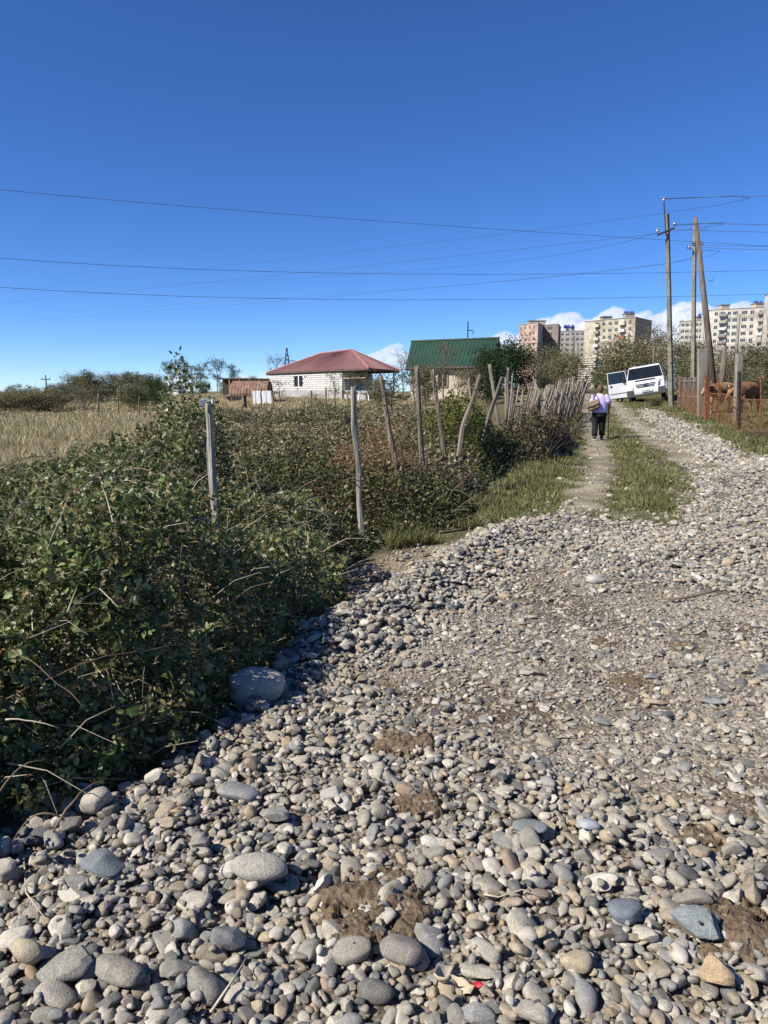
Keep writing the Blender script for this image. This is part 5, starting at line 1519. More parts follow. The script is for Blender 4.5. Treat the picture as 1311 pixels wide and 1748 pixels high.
# lattice mast
mx_ = at(490, 623, 320)
ms = empty('lattice_mast', (mx_.x, 320, gz(mx_.x, 320)), label='distant steel lattice power mast behind the red roof', cat='mast')
H_ = at(490, 594, 320).z - gz(mx_.x, 320)
def leg(f, s, q):
    w = 2.2 * (1 - f) + .25 * f
    return Vector((s * w, q * w, H_ * f))
for s in (-1, 1):
    for q_ in (-1, 1): MB().tube([leg(0, s, q_), leg(.6, s, q_), leg(1, s * .3, q_ * .3)], .14, 4).build('leg', M_iron, ms)
mb = MB()
for k in range(9):
    f0, f1 = k / 9, (k + 1) / 9
    for s, q_, s2, q2 in ((-1, -1, 1, -1), (1, -1, 1, 1), (1, 1, -1, 1), (-1, 1, -1, -1)):
        mb.tube([leg(f0, s, q_), leg(f1, s2, q2)], .07, 3); mb.tube([leg(f0, s2, q2), leg(f1, s, q_)], .07, 3)
mb.build('bracing', M_iron, ms)
MB().tube([(-.6, 0, H_ * .74), (4.2, 0, H_ * .70)], .13, 4).build('crossarm', M_iron, ms)
MB().tube([(-.6, 0, H_ * .66), (3.0, 0, H_ * .69)], .10, 4).build('crossarm', M_iron, ms)

# ================================================================== TOWER BLOCKS
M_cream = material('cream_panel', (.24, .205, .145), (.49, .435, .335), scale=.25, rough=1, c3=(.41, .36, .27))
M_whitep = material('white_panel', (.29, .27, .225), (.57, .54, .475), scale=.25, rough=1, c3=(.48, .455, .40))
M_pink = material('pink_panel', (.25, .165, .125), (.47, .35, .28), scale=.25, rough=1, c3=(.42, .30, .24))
M_grey_shaded = material('grey_and_shaded_panel', (.24, .22, .20), (.33, .31, .28), scale=.25, rough=1)  # own grey of some parts; elsewhere shade put into a side's colour
M_pink_shaded = material('pink_shaded_panel', (.17, .13, .11), (.24, .19, .16), scale=.25, rough=1)  # pinkish block's faces away from the sun, shade put into the colour
M_glass = material('far_glass', (.02, .022, .026), (.05, .055, .06), scale=.4, rough=.15, spec=.6)
M_roofdeck = material('roof_deck', (.20, .185, .17), (.28, .26, .24), scale=.5, rough=1)
M_bluetank = material('blue_tank', (.012, .03, .22), (.02, .05, .32), scale=1, rough=.4, spec=.5)
M_frame = material('window_frame', (.50, .48, .44), (.66, .64, .60), scale=1, rough=.7)
M_balc = [material('balcony_%d' % k, a, b, scale=.8, rough=.9) for k, (a, b) in enumerate([((.42, .38, .30), (.52, .48, .40)), ((.22, .20, .18), (.32, .29, .26)), ((.5, .5, .48), (.64, .63, .6)), ((.34, .10, .08), (.42, .14, .11)), ((.30, .29, .22), (.4, .38, .3))])]

def window_mesh(w, h):
    mb = MB()
    mb.box((0, .10, 0), (w, .06, h), mi=0)
    for x in (-w / 2 + .04, 0 if w < 1.6 else -w / 6, w / 2 - .04) + ((w / 6,) if w >= 1.6 else ()): mb.box((x, .05, 0), (.09, .08, h), mi=1)
    for z in (-h / 2 + .04, h / 2 - .04): mb.box((0, .052, z), (w, .084, .09), mi=1)
    return mb.mesh('window', [M_glass, M_frame])
WM = {}
def facade(b, name, p0, p1, z0, z1, fh, bays, mat, first=0):
    """wall from p0 to p1 with real openings; bays: (fraction, width, height, kind); windows set back into the reveals"""
    O = Vector(b.location)
    p0, p1 = Vector((p0[0], p0[1], 0)), Vector((p1[0], p1[1], 0))
    L_ = (p1 - p0).length; u = (p1 - p0).normalized(); n = Vector((u.y, -u.x, 0))
    if n.dot(-p0) < 0: n = -n
    floors = int((z1 - z0 - .6) / fh)
    cols = sorted([(f * L_ - w / 2, f * L_ + w / 2, hgt, k) for f, w, hgt, k in bays])
    mb = MB()
    def quad(x0, x1, za, zb, dep=0):
        if x1 - x0 < .01 or zb - za < .01: return
        mb.add([p0 + u * x0 - n * dep + Vector((0, 0, za)) - O, p0 + u * x1 - n * dep + Vector((0, 0, za)) - O, p0 + u * x1 - n * dep + Vector((0, 0, zb)) - O, p0 + u * x0 - n * dep + Vector((0, 0, zb)) - O], [(0, 1, 2, 3)])
    top = z1 - .6
    ftop = lambda i: top - i * fh
    x = 0
    rot = Matrix((u, n, Vector((0, 0, 1)))).transposed()
    items = []
    for (c0, c1, hgt, k) in cols:
        quad(x, c0, z0, z1); x = c1
        prev = z1
        for i in range(floors):
            zt = ftop(i) - .45; zb = zt - hgt
            quad(c0, c1, zt, prev); prev = zb
            R_ = .28
            A = [p0 + u * xx + Vector((0, 0, zz)) - O for xx, zz in ((c0, zb), (c1, zb), (c1, zt), (c0, zt))]
            Bk = [a - n * R_ for a in A]
            mb.add(A + Bk, [(0, 1, 5, 4), (1, 2, 6, 5), (2, 3, 7, 6), (3, 0, 4, 7)])
            items.append((c0, c1, zb, zt, k, i))
        quad(c0, c1, z0, prev)
    quad(x, L_, z0, z1)
    wall = mb.build(name, mat, b)
    # panel joints, floor by floor
    jm = MB()
    for i in range(floors + 1):
        jm.box(p0 + u * L_ / 2 + n * .012 + Vector((0, 0, ftop(i))) - O, (L_, .03, .07), rot)
    jm.build('panel_joint', M_roofdeck, wall)
    for (c0, c1, zb, zt, k, i) in items:
        w, hgt = c1 - c0, zt - zb
        key = (round(w, 2), round(hgt, 2))
        if key not in WM: WM[key] = window_mesh(w, hgt)
        wo = bpy.data.objects.new('window', WM[key]); COL.objects.link(wo); wo.parent = wall
        M = Matrix((u, -n, Vector((0, 0, 1)))).transposed().to_4x4(); M.translation = p0 + u * (c0 + c1) / 2 - n * .12 + Vector((0, 0, (zb + zt) / 2)) - O
        wo.matrix_local = M
        if k:
            s = MB(); dep = 1.15
            cc = p0 + u * (c0 + c1) / 2 + n * dep / 2 + Vector((0, 0, zb - .12)) - O; W_ = w + .9
            s.box(cc, (W_, dep, .16), rot)
            pm_ = random.choice([0, 0, 1, 2, 4] if k == 1 else [0, 1, 1, 2, 3, 4])
            s.box(cc + n * (dep / 2 - .04) + Vector((0, 0, .55)), (W_, .07, .95), rot)
            for q in (-1, 1): s.box(cc + u * q * (W_ / 2 - .04) + Vector((0, 0, .55)), (.07, dep, .95), rot)
            if random.random() < .35: s.box(cc + n * (dep / 2 - .04) + Vector((0, 0, 1.6)), (W_ * .9, .05, 1.15), rot)
            s.build('balcony', M_balc[pm_], wall)
    return wall

def tower(name, label, P, zt, faces, roofmat=M_roofdeck, z0=None):
    """P: plan corners counter-clockwise seen from above; faces: per edge (material, fh, bays) or a plain material"""
    cx, cy = sum(p[0] for p in P) / len(P), sum(p[1] for p in P) / len(P)
    z0 = gz(cx, cy) - .3 if z0 is None else z0
    b = empty(name, (cx, cy, z0), label=label, cat='tower block', group='tower blocks on the skyline')
    O = Vector(b.location)
    n = len(P)
    for i in range(n):
        f = faces[i]
        nm = 'facade'
        if isinstance(f, tuple): facade(b, nm, P[i], P[(i + 1) % n], z0, zt, f[1], f[2], f[0])
        else:
            a, c = P[i], P[(i + 1) % n]
            MB().add([Vector((a[0], a[1], z0)) - O, Vector((c[0], c[1], z0)) - O, Vector((c[0], c[1], zt)) - O, Vector((a[0], a[1], zt)) - O], [(0, 1, 2, 3)]).build(nm, f, b)
    MB().add([Vector((p[0], p[1], zt - .3)) - O for p in P], [tuple(range(n))]).build('roof', roofmat, b)
    pr = MB()
    for i in range(n):
        a, c = Vector((*P[i], zt)), Vector((*P[(i + 1) % n], zt)); pr.tube([a - O, c - O], .22, 4)
    pr.build('parapet', roofmat, b)
    return b
def plan(px, d): return (at(px, 600, d).x, d)
def zat(y, d): return at(800, y, d).z
def roofbox(b, px0, px1, d, y0, ybase, mat, dep=4.0, nm='roof_housing'):
    O = Vector(b.location); x0, x1 = at(px0, 600, d).x, at(px1, 600, d).x; zt, zb = zat(y0, d), zat(ybase, d) - 1.5
    o = MB().box(((x0 + x1) / 2, d + dep / 2, (zt + zb) / 2) - np.array(O), (x1 - x0, dep, zt - zb)).build(nm, mat, b)
    MB().box(((x0 + x1) / 2, d + dep / 2, zt + .1) - np.array(O), (x1 - x0 + .6, dep + .6, .25)).build('cover_slab', M_roofdeck, o)
def tanks(label, px, d, y, n, s):
    x = at(px, 600, d).x; z = zat(y, d)
    for i in range(n):
        o = empty('water_tank', (x + (i - (n - 1) / 2) * s * 1.15, d + 2 + (i % 2) * s * .5, z), label=label[i] if isinstance(label, list) else label, cat='water tank', group='blue rooftop water tanks')
        MB().rings([((0, 0, 0), s * .45, s * .45), ((0, 0, s * .15), s * .52, s * .52), ((0, 0, s * .8), s * .52, s * .52), ((0, 0, s * .98), s * .4, s * .4), ((0, 0, s * 1.06), s * .16, s * .16)], 14).build('tank', M_bluetank, o, smooth=True)
        MB().rings([((0, 0, s * 1.04), s * .17, s * .17), ((0, 0, s * 1.14), s * .17, s * .17)], 10).build('lid', M_bluetank, o)

W = lambda f, w=1.3, h=1.45, k=0: (f, w, h, k)
# A: pinkish block at the left
PA = [plan(884.5, 372), plan(917, 358), plan(925.5, 372), plan(952, 366), plan(956, 386), plan(893, 392)]
tA = tower('tower_block', 'pinkish tower block at the left end of the skyline row', PA, zat(553, 365), [(M_pink, 2.8, [W(.14), W(.34), W(.58), W(.80)]), (M_whitep, 2.8, [W(.5, .9)]), (M_pink_shaded, 2.8, [W(.45, 2.4, 1.6)]), M_pink_shaded, M_pink_shaded, M_pink_shaded])
roofbox(tA, 902, 930, 374, 547.5, 553, M_cream, 6)
# B: dark block set back
PB = [plan(953, 410), plan(998, 404), plan(1002, 420), plan(955, 426)]
tB = tower('tower_block', 'dark grey shaded tower block between pinkish and cream ones', PB, zat(565, 407), [(M_grey_shaded, 2.8, [W(.14), W(.34, 1.8), W(.55), W(.72, 1.8), W(.9)]), M_grey_shaded, M_grey_shaded, M_grey_shaded])
roofbox(tB, 966, 979, 408, 558.5, 565, M_whitep, 4)
tanks(['leftmost blue water tank on the dark grey block', 'middle blue water tank on the dark grey block', 'rightmost blue water tank on the dark grey block'], 971, 406, 560, 3, 1.7)
# C: cream block with balconies
PC = [plan(996, 330), plan(1082, 310), plan(1110, 326), plan(1030, 350)]
tC = tower('tower_block', 'cream tower block with a column of cluttered balconies above the van', PC, zat(545.5, 320), [(M_cream, 2.75, [W(.27, 1.6, 1.5, 1), W(.40), W(.52, 1.8), W(.64, 1.8), W(.77, 1.9, 1.5, 2), W(.90)]), (M_grey_shaded, 2.75, [W(.2), W(.45, 1.8), W(.7, 1.8), W(.88)]), M_grey_shaded, M_grey_shaded])  # right side is darker than the cream front: its shade is in the colour
roofbox(tC, 1026, 1042, 322, 540.5, 546, M_grey_shaded, 4); roofbox(tC, 1065, 1080, 318, 535, 543, M_grey_shaded, 4)
tanks(['left blue water tank on the cream balcony block', 'second blue water tank on the cream balcony block', 'third blue water tank on the cream balcony block', 'right blue water tank on the cream balcony block'], 1073, 318, 534.5, 4, .95)
# D: low pale block seen between the poles
PD = [plan(1157, 350), plan(1200, 345), plan(1204, 362), plan(1160, 368)]
tD = tower('tower_block', 'pale block seen in the gap between the two tall poles', PD, zat(548, 348), [(M_whitep, 2.8, [W(.15), W(.32, 1.7), W(.5), W(.68, 1.7), W(.86)]), M_grey_shaded, M_grey_shaded, M_grey_shaded])
roofbox(tD, 1186, 1194, 350, 541, 548, M_pink, 4)
tanks('single blue water tank on the pale block between the poles', 1193, 350, 541, 1, 1.5)
# E: white block
PE = [plan(1194.5, 332), plan(1207, 316), plan(1298, 306), plan(1304, 326), plan(1206, 346)]
tE = tower('tower_block', 'white tower block with balconies at the right', PE, zat(527, 311), [(M_whitep, 2.75, [W(.35, .9), W(.7, .9)]), (M_whitep, 2.75, [W(.13, 1.3), W(.255, 1.9, 1.6, 2), W(.375, 1.3), W(.49, 1.9), W(.66, 2.0), W(.80, 1.3), W(.95, 1.0, 1.5, 2)]), M_grey_shaded, M_grey_shaded, M_grey_shaded])
roofbox(tE, 1226, 1240, 318, 520.5, 528, M_cream, 4); roofbox(tE, 1284, 1297, 312, 518, 525, M_cream, 4)
tanks(['left blue water tank on the white block', 'middle blue water tank on the white block', 'right blue water tank on the white block'], 1291, 312, 517.5, 3, 1.05)
# F: pink block cut by the right edge
PF = [plan(1298.5, 296), plan(1305, 288), plan(1400, 280), plan(1410, 300), plan(1304, 312)]
tower('tower_block', 'salmon pink tower block cut off by the right picture edge', PF, zat(502.5, 292), [(M_whitep, 2.8, [W(.5, .9, 1.5)]), (M_pink, 2.8, [W(.05, 1.0), W(.18), W(.32, 1.7), W(.46, 1.7), W(.6), W(.75), W(.9)]), M_pink, M_pink, M_pink])

# unfinished block building at the end of the track
ux = at(1000, 650, 150)
ub = empty('unfinished_building', (ux.x, 150, gz(ux.x, 150)), label='unfinished two storey building of loose pale blocks at the track end', cat='building')
UO = Vector(ub.location)
a_, b_, c_ = at(974, 655, 150), at(1016, 655, 147), at(1028, 655, 153)
ztop = at(1000, 609, 150).z
mb = MB(); core = MB()
uu = Vector((b_.x - a_.x, b_.y - a_.y, 0)); LU = uu.length; uu.normalize(); nn = Vector((uu.y, -uu.x, 0)); rt = Matrix((uu, nn, Vector((0, 0, 1)))).transposed()
z0 = gz(ux.x, 150) - .2; nr = int((ztop - z0) / .42)
core.box(Vector((a_.x, a_.y, 0)) + uu * LU / 2 - nn * .16 + Vector((0, 0, (z0 + ztop) / 2 - .1)) - UO, (LU - .1, .2, ztop - z0 - .3), rt)
for r_ in range(nr):
    x = -random.random() * .5
    while x < LU:
        w = random.uniform(.6, 1.3); s0, s1 = max(0, x), min(LU, x + w)
        zz = z0 + (r_ + .5) * .42
        door = zz < z0 + 2.4 and LU * .55 < (s0 + s1) / 2 < LU * .75
        if s1 - s0 > .15 and not door and random.random() > .09:
            mb.box(Vector((a_.x, a_.y, 0)) + uu * (s0 + s1) / 2 + nn * random.uniform(-.04, .10) + Vector((0, 0, zz)) - UO, (s1 - s0 - .09, .3, .42 - random.uniform(.10, .2)), rt)
        x += w
wl = core.build('wall', M_darkwood, ub)
tag(mb.build('blocks', material('pale_block', (.46, .42, .33), (.62, .57, .46), scale=.8, rough=1), wl), kind='stuff')
vs = [Vector((p.x, p.y, z)) - UO for z in (z0, ztop - .4) for p in (b_, c_)]
MB().add(vs, [(0, 1, 3, 2)]).build('side_wall', M_grey_shaded, ub)
vs = [Vector((p.x, p.y, z)) - UO for z in (z0, ztop - .4) for p in (a_, c_)]
MB().add(vs, [(0, 1, 3, 2)]).build('back_wall', M_grey_shaded, ub)
# dark yard gate with scalloped top
gx_ = at(992, 662, 112)
yg = empty('yard_gate', (gx_.x, 112, gz(gx_.x, 112)), label='dark sheet metal yard gate with pale scalloped top at track end', cat='gate')
zt = at(992, 648, 112).z - gz(gx_.x, 112)
M_gate = material('gate_sheet', (.03, .034, .04), (.05, .055, .06), scale=2, rough=.5)
for s in (-1, 1): MB().box((s * .38, 0, zt * .42), (.72, .05, zt * .84)).build('gate_leaf', M_gate, yg)
for s in (-1, 1): MB().box((s * .84, 0, zt * .5), (.14, .14, zt * 1.05)).build('gate_post', M_iron, yg)
for k in range(5): MB().rings([((-.6 + k * .3, 0, zt * .84), .10, .03), ((-.6 + k * .3, 0, zt * .93), .13, .03), ((-.6 + k * .3, 0, zt * 1.02), .04, .02)], 8).build('finial', M_frame, yg)

# ================================================================== CLOUDS
M_cloud = bpy.data.materials.new('cloud'); M_cloud.use_nodes = True
_n = M_cloud.node_tree.nodes; _l = M_cloud.node_tree.links
_n.clear()
_o = _n.new('ShaderNodeOutputMaterial'); _v = _n.new('ShaderNodeVolumePrincipled')
_v.inputs['Color'].default_value = (1, 1, 1, 1); _v.inputs['Density'].default_value = .02; _v.inputs['Anisotropy'].default_value = .2
_l.new(_v.outputs[0], _o.inputs['Volume'])
_bm = bmesh.new(); bmesh.ops.create_icosphere(_bm, subdivisions=2, radius=1.0)
ICO_V = np.array([v.co[:] for v in _bm.verts]); ICO_F = np.array([[v.index for v in f.verts] for f in _bm.faces]); _bm.free()
def cloud(label, prof, D, seed, rpx=9, bottom=640):
    rpx *= .62; prof = [(a_, b_ + 3) for a_, b_ in prof]
    r = random.Random(seed); rs = np.random.default_rng(seed)
    m = D / F
    Vs, Fs, nb = [], [], 0
    xs = [p[0] for p in prof]; ys = [p[1] for p in prof]
    for x in np.arange(xs[0], xs[-1], rpx * .42):
        yt = float(np.interp(x, xs, ys)) + r.uniform(0, 3)
        yy = yt
        first = True
        while yy < bottom:
            rad = (r.uniform(.35, .8) if first else r.uniform(.8, 1.5)) * rpx
            edge = min(x - xs[0], xs[-1] - x)
            rad = min(rad, max(2.0, edge * .8 + 1.5))
            c = at(x + r.uniform(-2, 2), yy + rad * .9, D + r.uniform(-1, 1) * rpx * m * 2.5 + (yy - yt) * m * -.8)
            V = ICO_V.copy()
            ph = rs.uniform(0, 6.28, 6)
            bump = 1 + .16 * np.sin(3.1 * V[:, 0] + ph[0]) * np.sin(3.3 * V[:, 2] + ph[1]) + .13 * np.sin(6.3 * V[:, 1] + ph[2]) * np.sin(5.7 * V[:, 0] + ph[3]) + .09 * np.sin(9 * V[:, 2] + ph[4]) * np.sin(8.2 * V[:, 1] + 7 * V[:, 0] + ph[5])
            Vs.append(V * bump[:, None] * rad * m * np.array([1.15, 1, .9]) + np.array(c)); Fs.append(ICO_F + nb); nb += len(V)
            yy += rad * (.8 if first else 1.3); first = False
    O_ = Vs[0].mean(0)
    o = link('cloud', np_mesh('cloud', np.concatenate(Vs), tris=np.concatenate(Fs), smooth=True), None, M_cloud)
    rm = o.modifiers.new('union', 'REMESH'); rm.mode = 'VOXEL'; rm.voxel_size = 3.0
    tag(o, label, 'cloud', 'cumulus clouds low on the horizon')
cloud('white cumulus cloud rising between red and green roofs', [(606, 606), (620, 602), (640, 596), (655, 590), (668, 583), (684, 580), (690, 592), (704, 600)], 3000, 1, 7, 625)
cloud('low cloud bank showing behind the green roof ridge', [(745, 584), (760, 573), (775, 578), (790, 575), (800, 570), (812, 575), (840, 568), (862, 560), (882, 566), (895, 572)], 3200, 2, 8, 620)
cloud('tall white cumulus above the dark grey block', [(900, 548), (920, 539), (940, 536), (955, 530), (984, 526), (990, 536), (1000, 545)], 3100, 3, 9, 590)
cloud('big bright cumulus above the cream balcony block', [(985, 548), (1000, 541), (1015, 538), (1030, 526), (1046, 518), (1062, 520), (1068, 530), (1085, 530), (1110, 523), (1114, 535)], 3000, 4, 9, 590)
cloud('broad cumulus behind the two tall poles', [(1108, 536), (1125, 530), (1145, 520), (1160, 510), (1185, 509), (1200, 512), (1215, 518), (1235, 522)], 3050, 5, 10, 600)
cloud('cumulus cloud above the white block at right', [(1225, 522), (1245, 514), (1262, 508), (1278, 509), (1286, 516), (1310, 522)], 3000, 6, 8, 570)
cloud('small cloud behind the leftmost airy trees', [(266, 645), (280, 640), (292, 632), (304, 634), (318, 643), (330, 648)], 3600, 7, 6, 665)
cloud('small low cloud left of the lattice mast', [(402, 640), (412, 633), (424, 636), (436, 641), (448, 633), (458, 632), (464, 640), (480, 645)], 3600, 8, 5, 660)
# ================================================================== VAN
M_vanwhite = material('van_paint', (.56, .56, .555), (.64, .64, .635), scale=1.2, rough=.32, spec=.5)
M_vanglass = material('van_glass', (.008, .010, .013), (.014, .017, .02), scale=2, rough=.06, spec=.6)
M_rubber = material('rubber', (.015, .015, .015), (.028, .027, .026), scale=6, rough=.9)
M_bumper = material('grey_plastic', (.045, .045, .046), (.07, .07, .07), scale=4, rough=.7)
M_slot = material('grille_slot', (.012, .012, .012), (.02, .02, .02), scale=4, rough=.6)
M_lamp = material('headlight_glass', (.42, .44, .45), (.58, .60, .60), scale=5, rough=.12, spec=.7)
M_lamp2 = material('darker_headlight', (.10, .11, .12), (.2, .21, .22), scale=5, rough=.12, spec=.7)  # right headlight, a darker glass colour than the left
M_plate = material('number_plate', (.62, .62, .60), (.70, .70, .68), scale=3, rough=.4)
M_rim = material('steel_rim', (.20, .20, .20), (.32, .32, .31), scale=5, rough=.5, metal=.5)
M_badge = material('badge_blue', (.02, .035, .10), (.03, .05, .14), scale=6, rough=.25)
van_rot = Matrix.Rotation(R(-21), 3, 'Z') @ Matrix.Rotation(R(-9.5), 3, 'Y')
vd = 40.5
van_loc = at(1076, 691, vd) - van_rot @ Vector((-.88, .1, 0))
van = empty('van', van_loc, van_rot.to_euler(), 'white passenger van tilted on the bank with its side door open', 'van')
prof = [(.03, .36, .90), (.0, .60, .955), (.03, .80, .97), (.10, 1.04, .965), (.46, 1.24, .95), (.62, 1.42, .925), (1.02, 1.86, .85), (1.18, 1.97, .79), (1.6, 2.02, .78), (4.7, 2.02, .78), (4.86, 1.88, .84), (4.92, 1.1, .965), (4.90, .36, .94)]
n = len(prof)
vs = [(-w, y, z) for y, z, w in prof] + [(w, y, z) for y, z, w in prof]
fs = [(i, (i + 1) % n, n + (i + 1) % n, n + i) for i in range(n)]
# sides as a fan of quads through a mid rail so they stay smooth
rail = [(y, 1.12 if z > 1.12 else z, .97) for y, z, w in prof]
fs.append(tuple(range(n - 1, -1, -1))); fs.append(tuple(n + i for i in range(n)))
body = MB().add(vs, fs).build('body', M_vanwhite, van, bevel=.045)
def slope(y0, z0, y1, z1, w0, w1, off=.012, th=.01):
    d = Vector((0, y1 - y0, z1 - z0)).normalized(); nr = Vector((0, -d.z, d.y))
    if nr.y > 0: nr = -nr
    A = [Vector((-w0, y0, z0)), Vector((w0, y0, z0)), Vector((w1, y1, z1)), Vector((-w1, y1, z1))]
    return [a + nr * off for a in A] + [a + nr * (off - th - .01) for a in A]
BOXF = [(0, 1, 2, 3), (7, 6, 5, 4), (0, 4, 5, 1), (1, 5, 6, 2), (2, 6, 7, 3), (3, 7, 4, 0)]
ws = MB().add(slope(.50, 1.28, 1.06, 1.905, .905, .79), BOXF).build('windscreen', M_vanglass, van)
mb = MB()
for s in (-.35, .3): mb.tube([(s, .485, 1.285), (s + .25, .60, 1.42)], .012, 4)
mb.build('wiper', M_slot, ws)
MB().add(slope(.30, 1.165, .40, 1.215, .52, .52, .03), BOXF).build('bonnet_vent', M_slot, van)
for k, (z, w) in enumerate(((1.0, .50), (.92, .50), (.845, .45))):
    MB().box((.0, .022 + (z - .8) * .29, z), (w * 2, .05, .035)).build('grille_slot', M_slot, van)
bd = MB().rings([((0, 0, 0), .13, .055), ((0, 0, .02), .13, .055)], 20).build('badge', M_rim, van); bd.location = (0, .02, .925); bd.rotation_euler = (R(90), 0, 0)
b2 = MB().rings([((0, 0, .021), .112, .042), ((0, 0, .026), .112, .042)], 20).build('badge_field', M_badge, bd)
for s, m in ((-1, M_lamp), (1, M_lamp2)):
    q = MB().add([Vector((s * x, y, z)) for y_ in (0, .1) for x, y, z in ((.62, .01 + y_, .80), (.965, .16 + y_, .82), (.97, .24 + y_, 1.10), (.74, .13 + y_, 1.10), (.64, .06 + y_, .98))],
                 [(0, 1, 2, 3, 4), (9, 8, 7, 6, 5), (0, 5, 6, 1), (1, 6, 7, 2), (2, 7, 8, 3), (3, 8, 9, 4), (4, 9, 5, 0)]).build('headlight', m, van)
    q.location = (0, -.035, 0)
    MB().add([(s * x, -.03, z) for x, z in ((.60, .36), (.985, .36), (.985, .74), (.62, .74))] + [(s * x, .3, z) for x, z in ((.60, .36), (.985, .36), (.985, .74), (.62, .74))], BOXF).build('bumper_corner', M_bumper, van, bevel=.02)
MB().box((0, -.01, .42), (1.25, .10, .14)).build('lower_bumper', M_bumper, van, bevel=.02)
pl_ = MB().box((.05, -.035, .63), (.54, .02, .125)).build('number_plate', M_plate, van, bevel=.004)
gl = MB()
for k, x in enumerate((-.2, -.15, -.08, -.03, .02, .09, .14)): gl.box((.05 + x, -.047, .63), (.03, .006, .07))
gl.build('plate_mark', M_slot, pl_)
def wheel(x, y):
    w = empty('wheel', (x, y, .33)); w.parent = van
    tyre = MB(); rg = [(.115, .20), (.125, .27), (.11, .315), (.06, .335), (-.06, .335), (-.11, .315), (-.125, .27), (-.115, .20)]
    nn_ = 22; v_, f_ = [], []
    for a, r_ in rg:
        for k in range(nn_): v_.append((a, math.cos(6.2832 * k / nn_) * r_, math.sin(6.2832 * k / nn_) * r_))
    for i in range(len(rg) - 1):
        for k in range(nn_): f_.append((i * nn_ + k, i * nn_ + (k + 1) % nn_, (i + 1) * nn_ + (k + 1) % nn_, (i + 1) * nn_ + k))
    tyre.add(v_, f_).build('tyre', M_rubber, w, smooth=True)
    r2 = MB().rings([((0, 0, -.10), .2, .2), ((0, 0, .06), .2, .2), ((0, 0, .09), .12, .12), ((0, 0, .11), .06, .06)], 16).build('rim', M_rim, w)
    r2.rotation_euler = (0, R(90 if x > 0 else -90), 0)
for x in (-.84, .84):
    for y in (.92, 3.9): wheel(x, y)
for s in (-1, 1):
    ar = MB().tube([(s * .95, .62, 1.27), (s * 1.06, .60, 1.3)], .03, 6).build('mirror', M_slot, van)
    MB().box((s * 1.12, .58, 1.40), (.16, .10, .26)).build('mirror_housing', M_slot, ar, bevel=.03)
MB().box((.0, 1.7, 2.06), (.36, .4, .10), taper=.8).build('roof_vent', M_slot, van, bevel=.02)
MB().tube([(-.76, 1.3, 2.06), (-.76, 4.5, 2.06)], .02, 5).build('roof_rail', M_slot, van); MB().tube([(.76, 1.3, 2.06), (.76, 4.5, 2.06)], .02, 5).build('roof_rail', M_slot, van)
for s in (-1, 1):
    MB().add([Vector((s * x, y, z)) for off_ in (0, .02) for x, y, z in ((.945 + off_, 1.55, 1.28), (.945 + off_, 4.6, 1.28), (.82 + off_, 4.6, 1.88), (.82 + off_, 1.55, 1.88))], BOXF).build('side_window', M_vanglass, van)
# open front door, hinged at the bonnet end
dr = empty('door', (-.93, .70, .0), (0, 0, R(8))); dr.parent = van
P8 = [(-.03, .42), (-.98, .46), (-1.03, .80), (-1.0, 1.24), (0, 1.24)]
MB().add([(x, 0, z) for x, z in P8] + [(x, .09, z) for x, z in P8], [(0, 1, 2, 3, 4), (9, 8, 7, 6, 5)] + [(i, i + 5, (i + 1) % 5 + 5, (i + 1) % 5) for i in range(5)]).build('door_panel', M_vanwhite, dr, bevel=.02)
fr = MB()
for a, b in (((-1.0, 1.24), (-.97, 1.86)), ((-.97, 1.86), (-.06, 1.86)), ((-.06, 1.86), (0, 1.24))): fr.tube([(a[0], .045, a[1]), (b[0], .045, b[1])], .024, 5)
fr.build('window_frame', M_vanwhite, dr)
MB().add([(x, y, z) for y in (.03, .045) for x, z in ((-.98, 1.24), (-.03, 1.24), (-.07, 1.84), (-.95, 1.84))], BOXF).build('door_glass', M_vanglass, dr)
MB().box((-.86, -.012, 1.12), (.09, .03, .12)).build('door_handle', M_slot, dr, bevel=.01)
MB().box((-.5, -.008, .70), (.92, .018, .03)).build('rub_strip', M_bumper, dr)

# ================================================================== PEOPLE
M_skin = material('skin', (.36, .19, .13), (.44, .25, .18), scale=10, rough=.6)
M_skin_tan = material('skin_tanned', (.26, .135, .09), (.33, .18, .12), scale=10, rough=.6)
M_hair = material('brown_hair', (.09, .045, .03), (.17, .09, .055), scale=40, rough=.7, bump=.5, stretch=(1, 1, .3))
M_trouser = material('black_trousers', (.010, .010, .011), (.020, .019, .020), scale=8, rough=.95, bump=.3)
M_shoe = material('dark_shoe', (.015, .014, .014), (.03, .028, .027), scale=9, rough=.6)
M_sole = material('pale_sole', (.55, .53, .48), (.68, .66, .60), scale=9, rough=.7)
M_rustshirt = material('rust_shirt', (.20, .06, .04), (.28, .10, .07), scale=8, rough=.9)
def lavender():
    m = material('lavender_print', (.42, .33, .62), (.70, .62, .80), scale=26, rough=.9, c3=(.50, .40, .70), detail=3)
    cr = [n_ for n_ in m.node_tree.nodes if n_.type == 'VALTORGB'][0]
    cr.color_ramp.elements[0].position = .42; cr.color_ramp.elements[1].position = .5; cr.color_ramp.elements[2].position = .58
    return m
M_lav = lavender()
M_bag = material('bag_leather', (.20, .135, .075), (.33, .235, .14), scale=6, rough=.7, c3=(.27, .19, .11))
M_bagdark = material('bag_trim', (.05, .032, .02), (.09, .06, .04), scale=6, rough=.7)

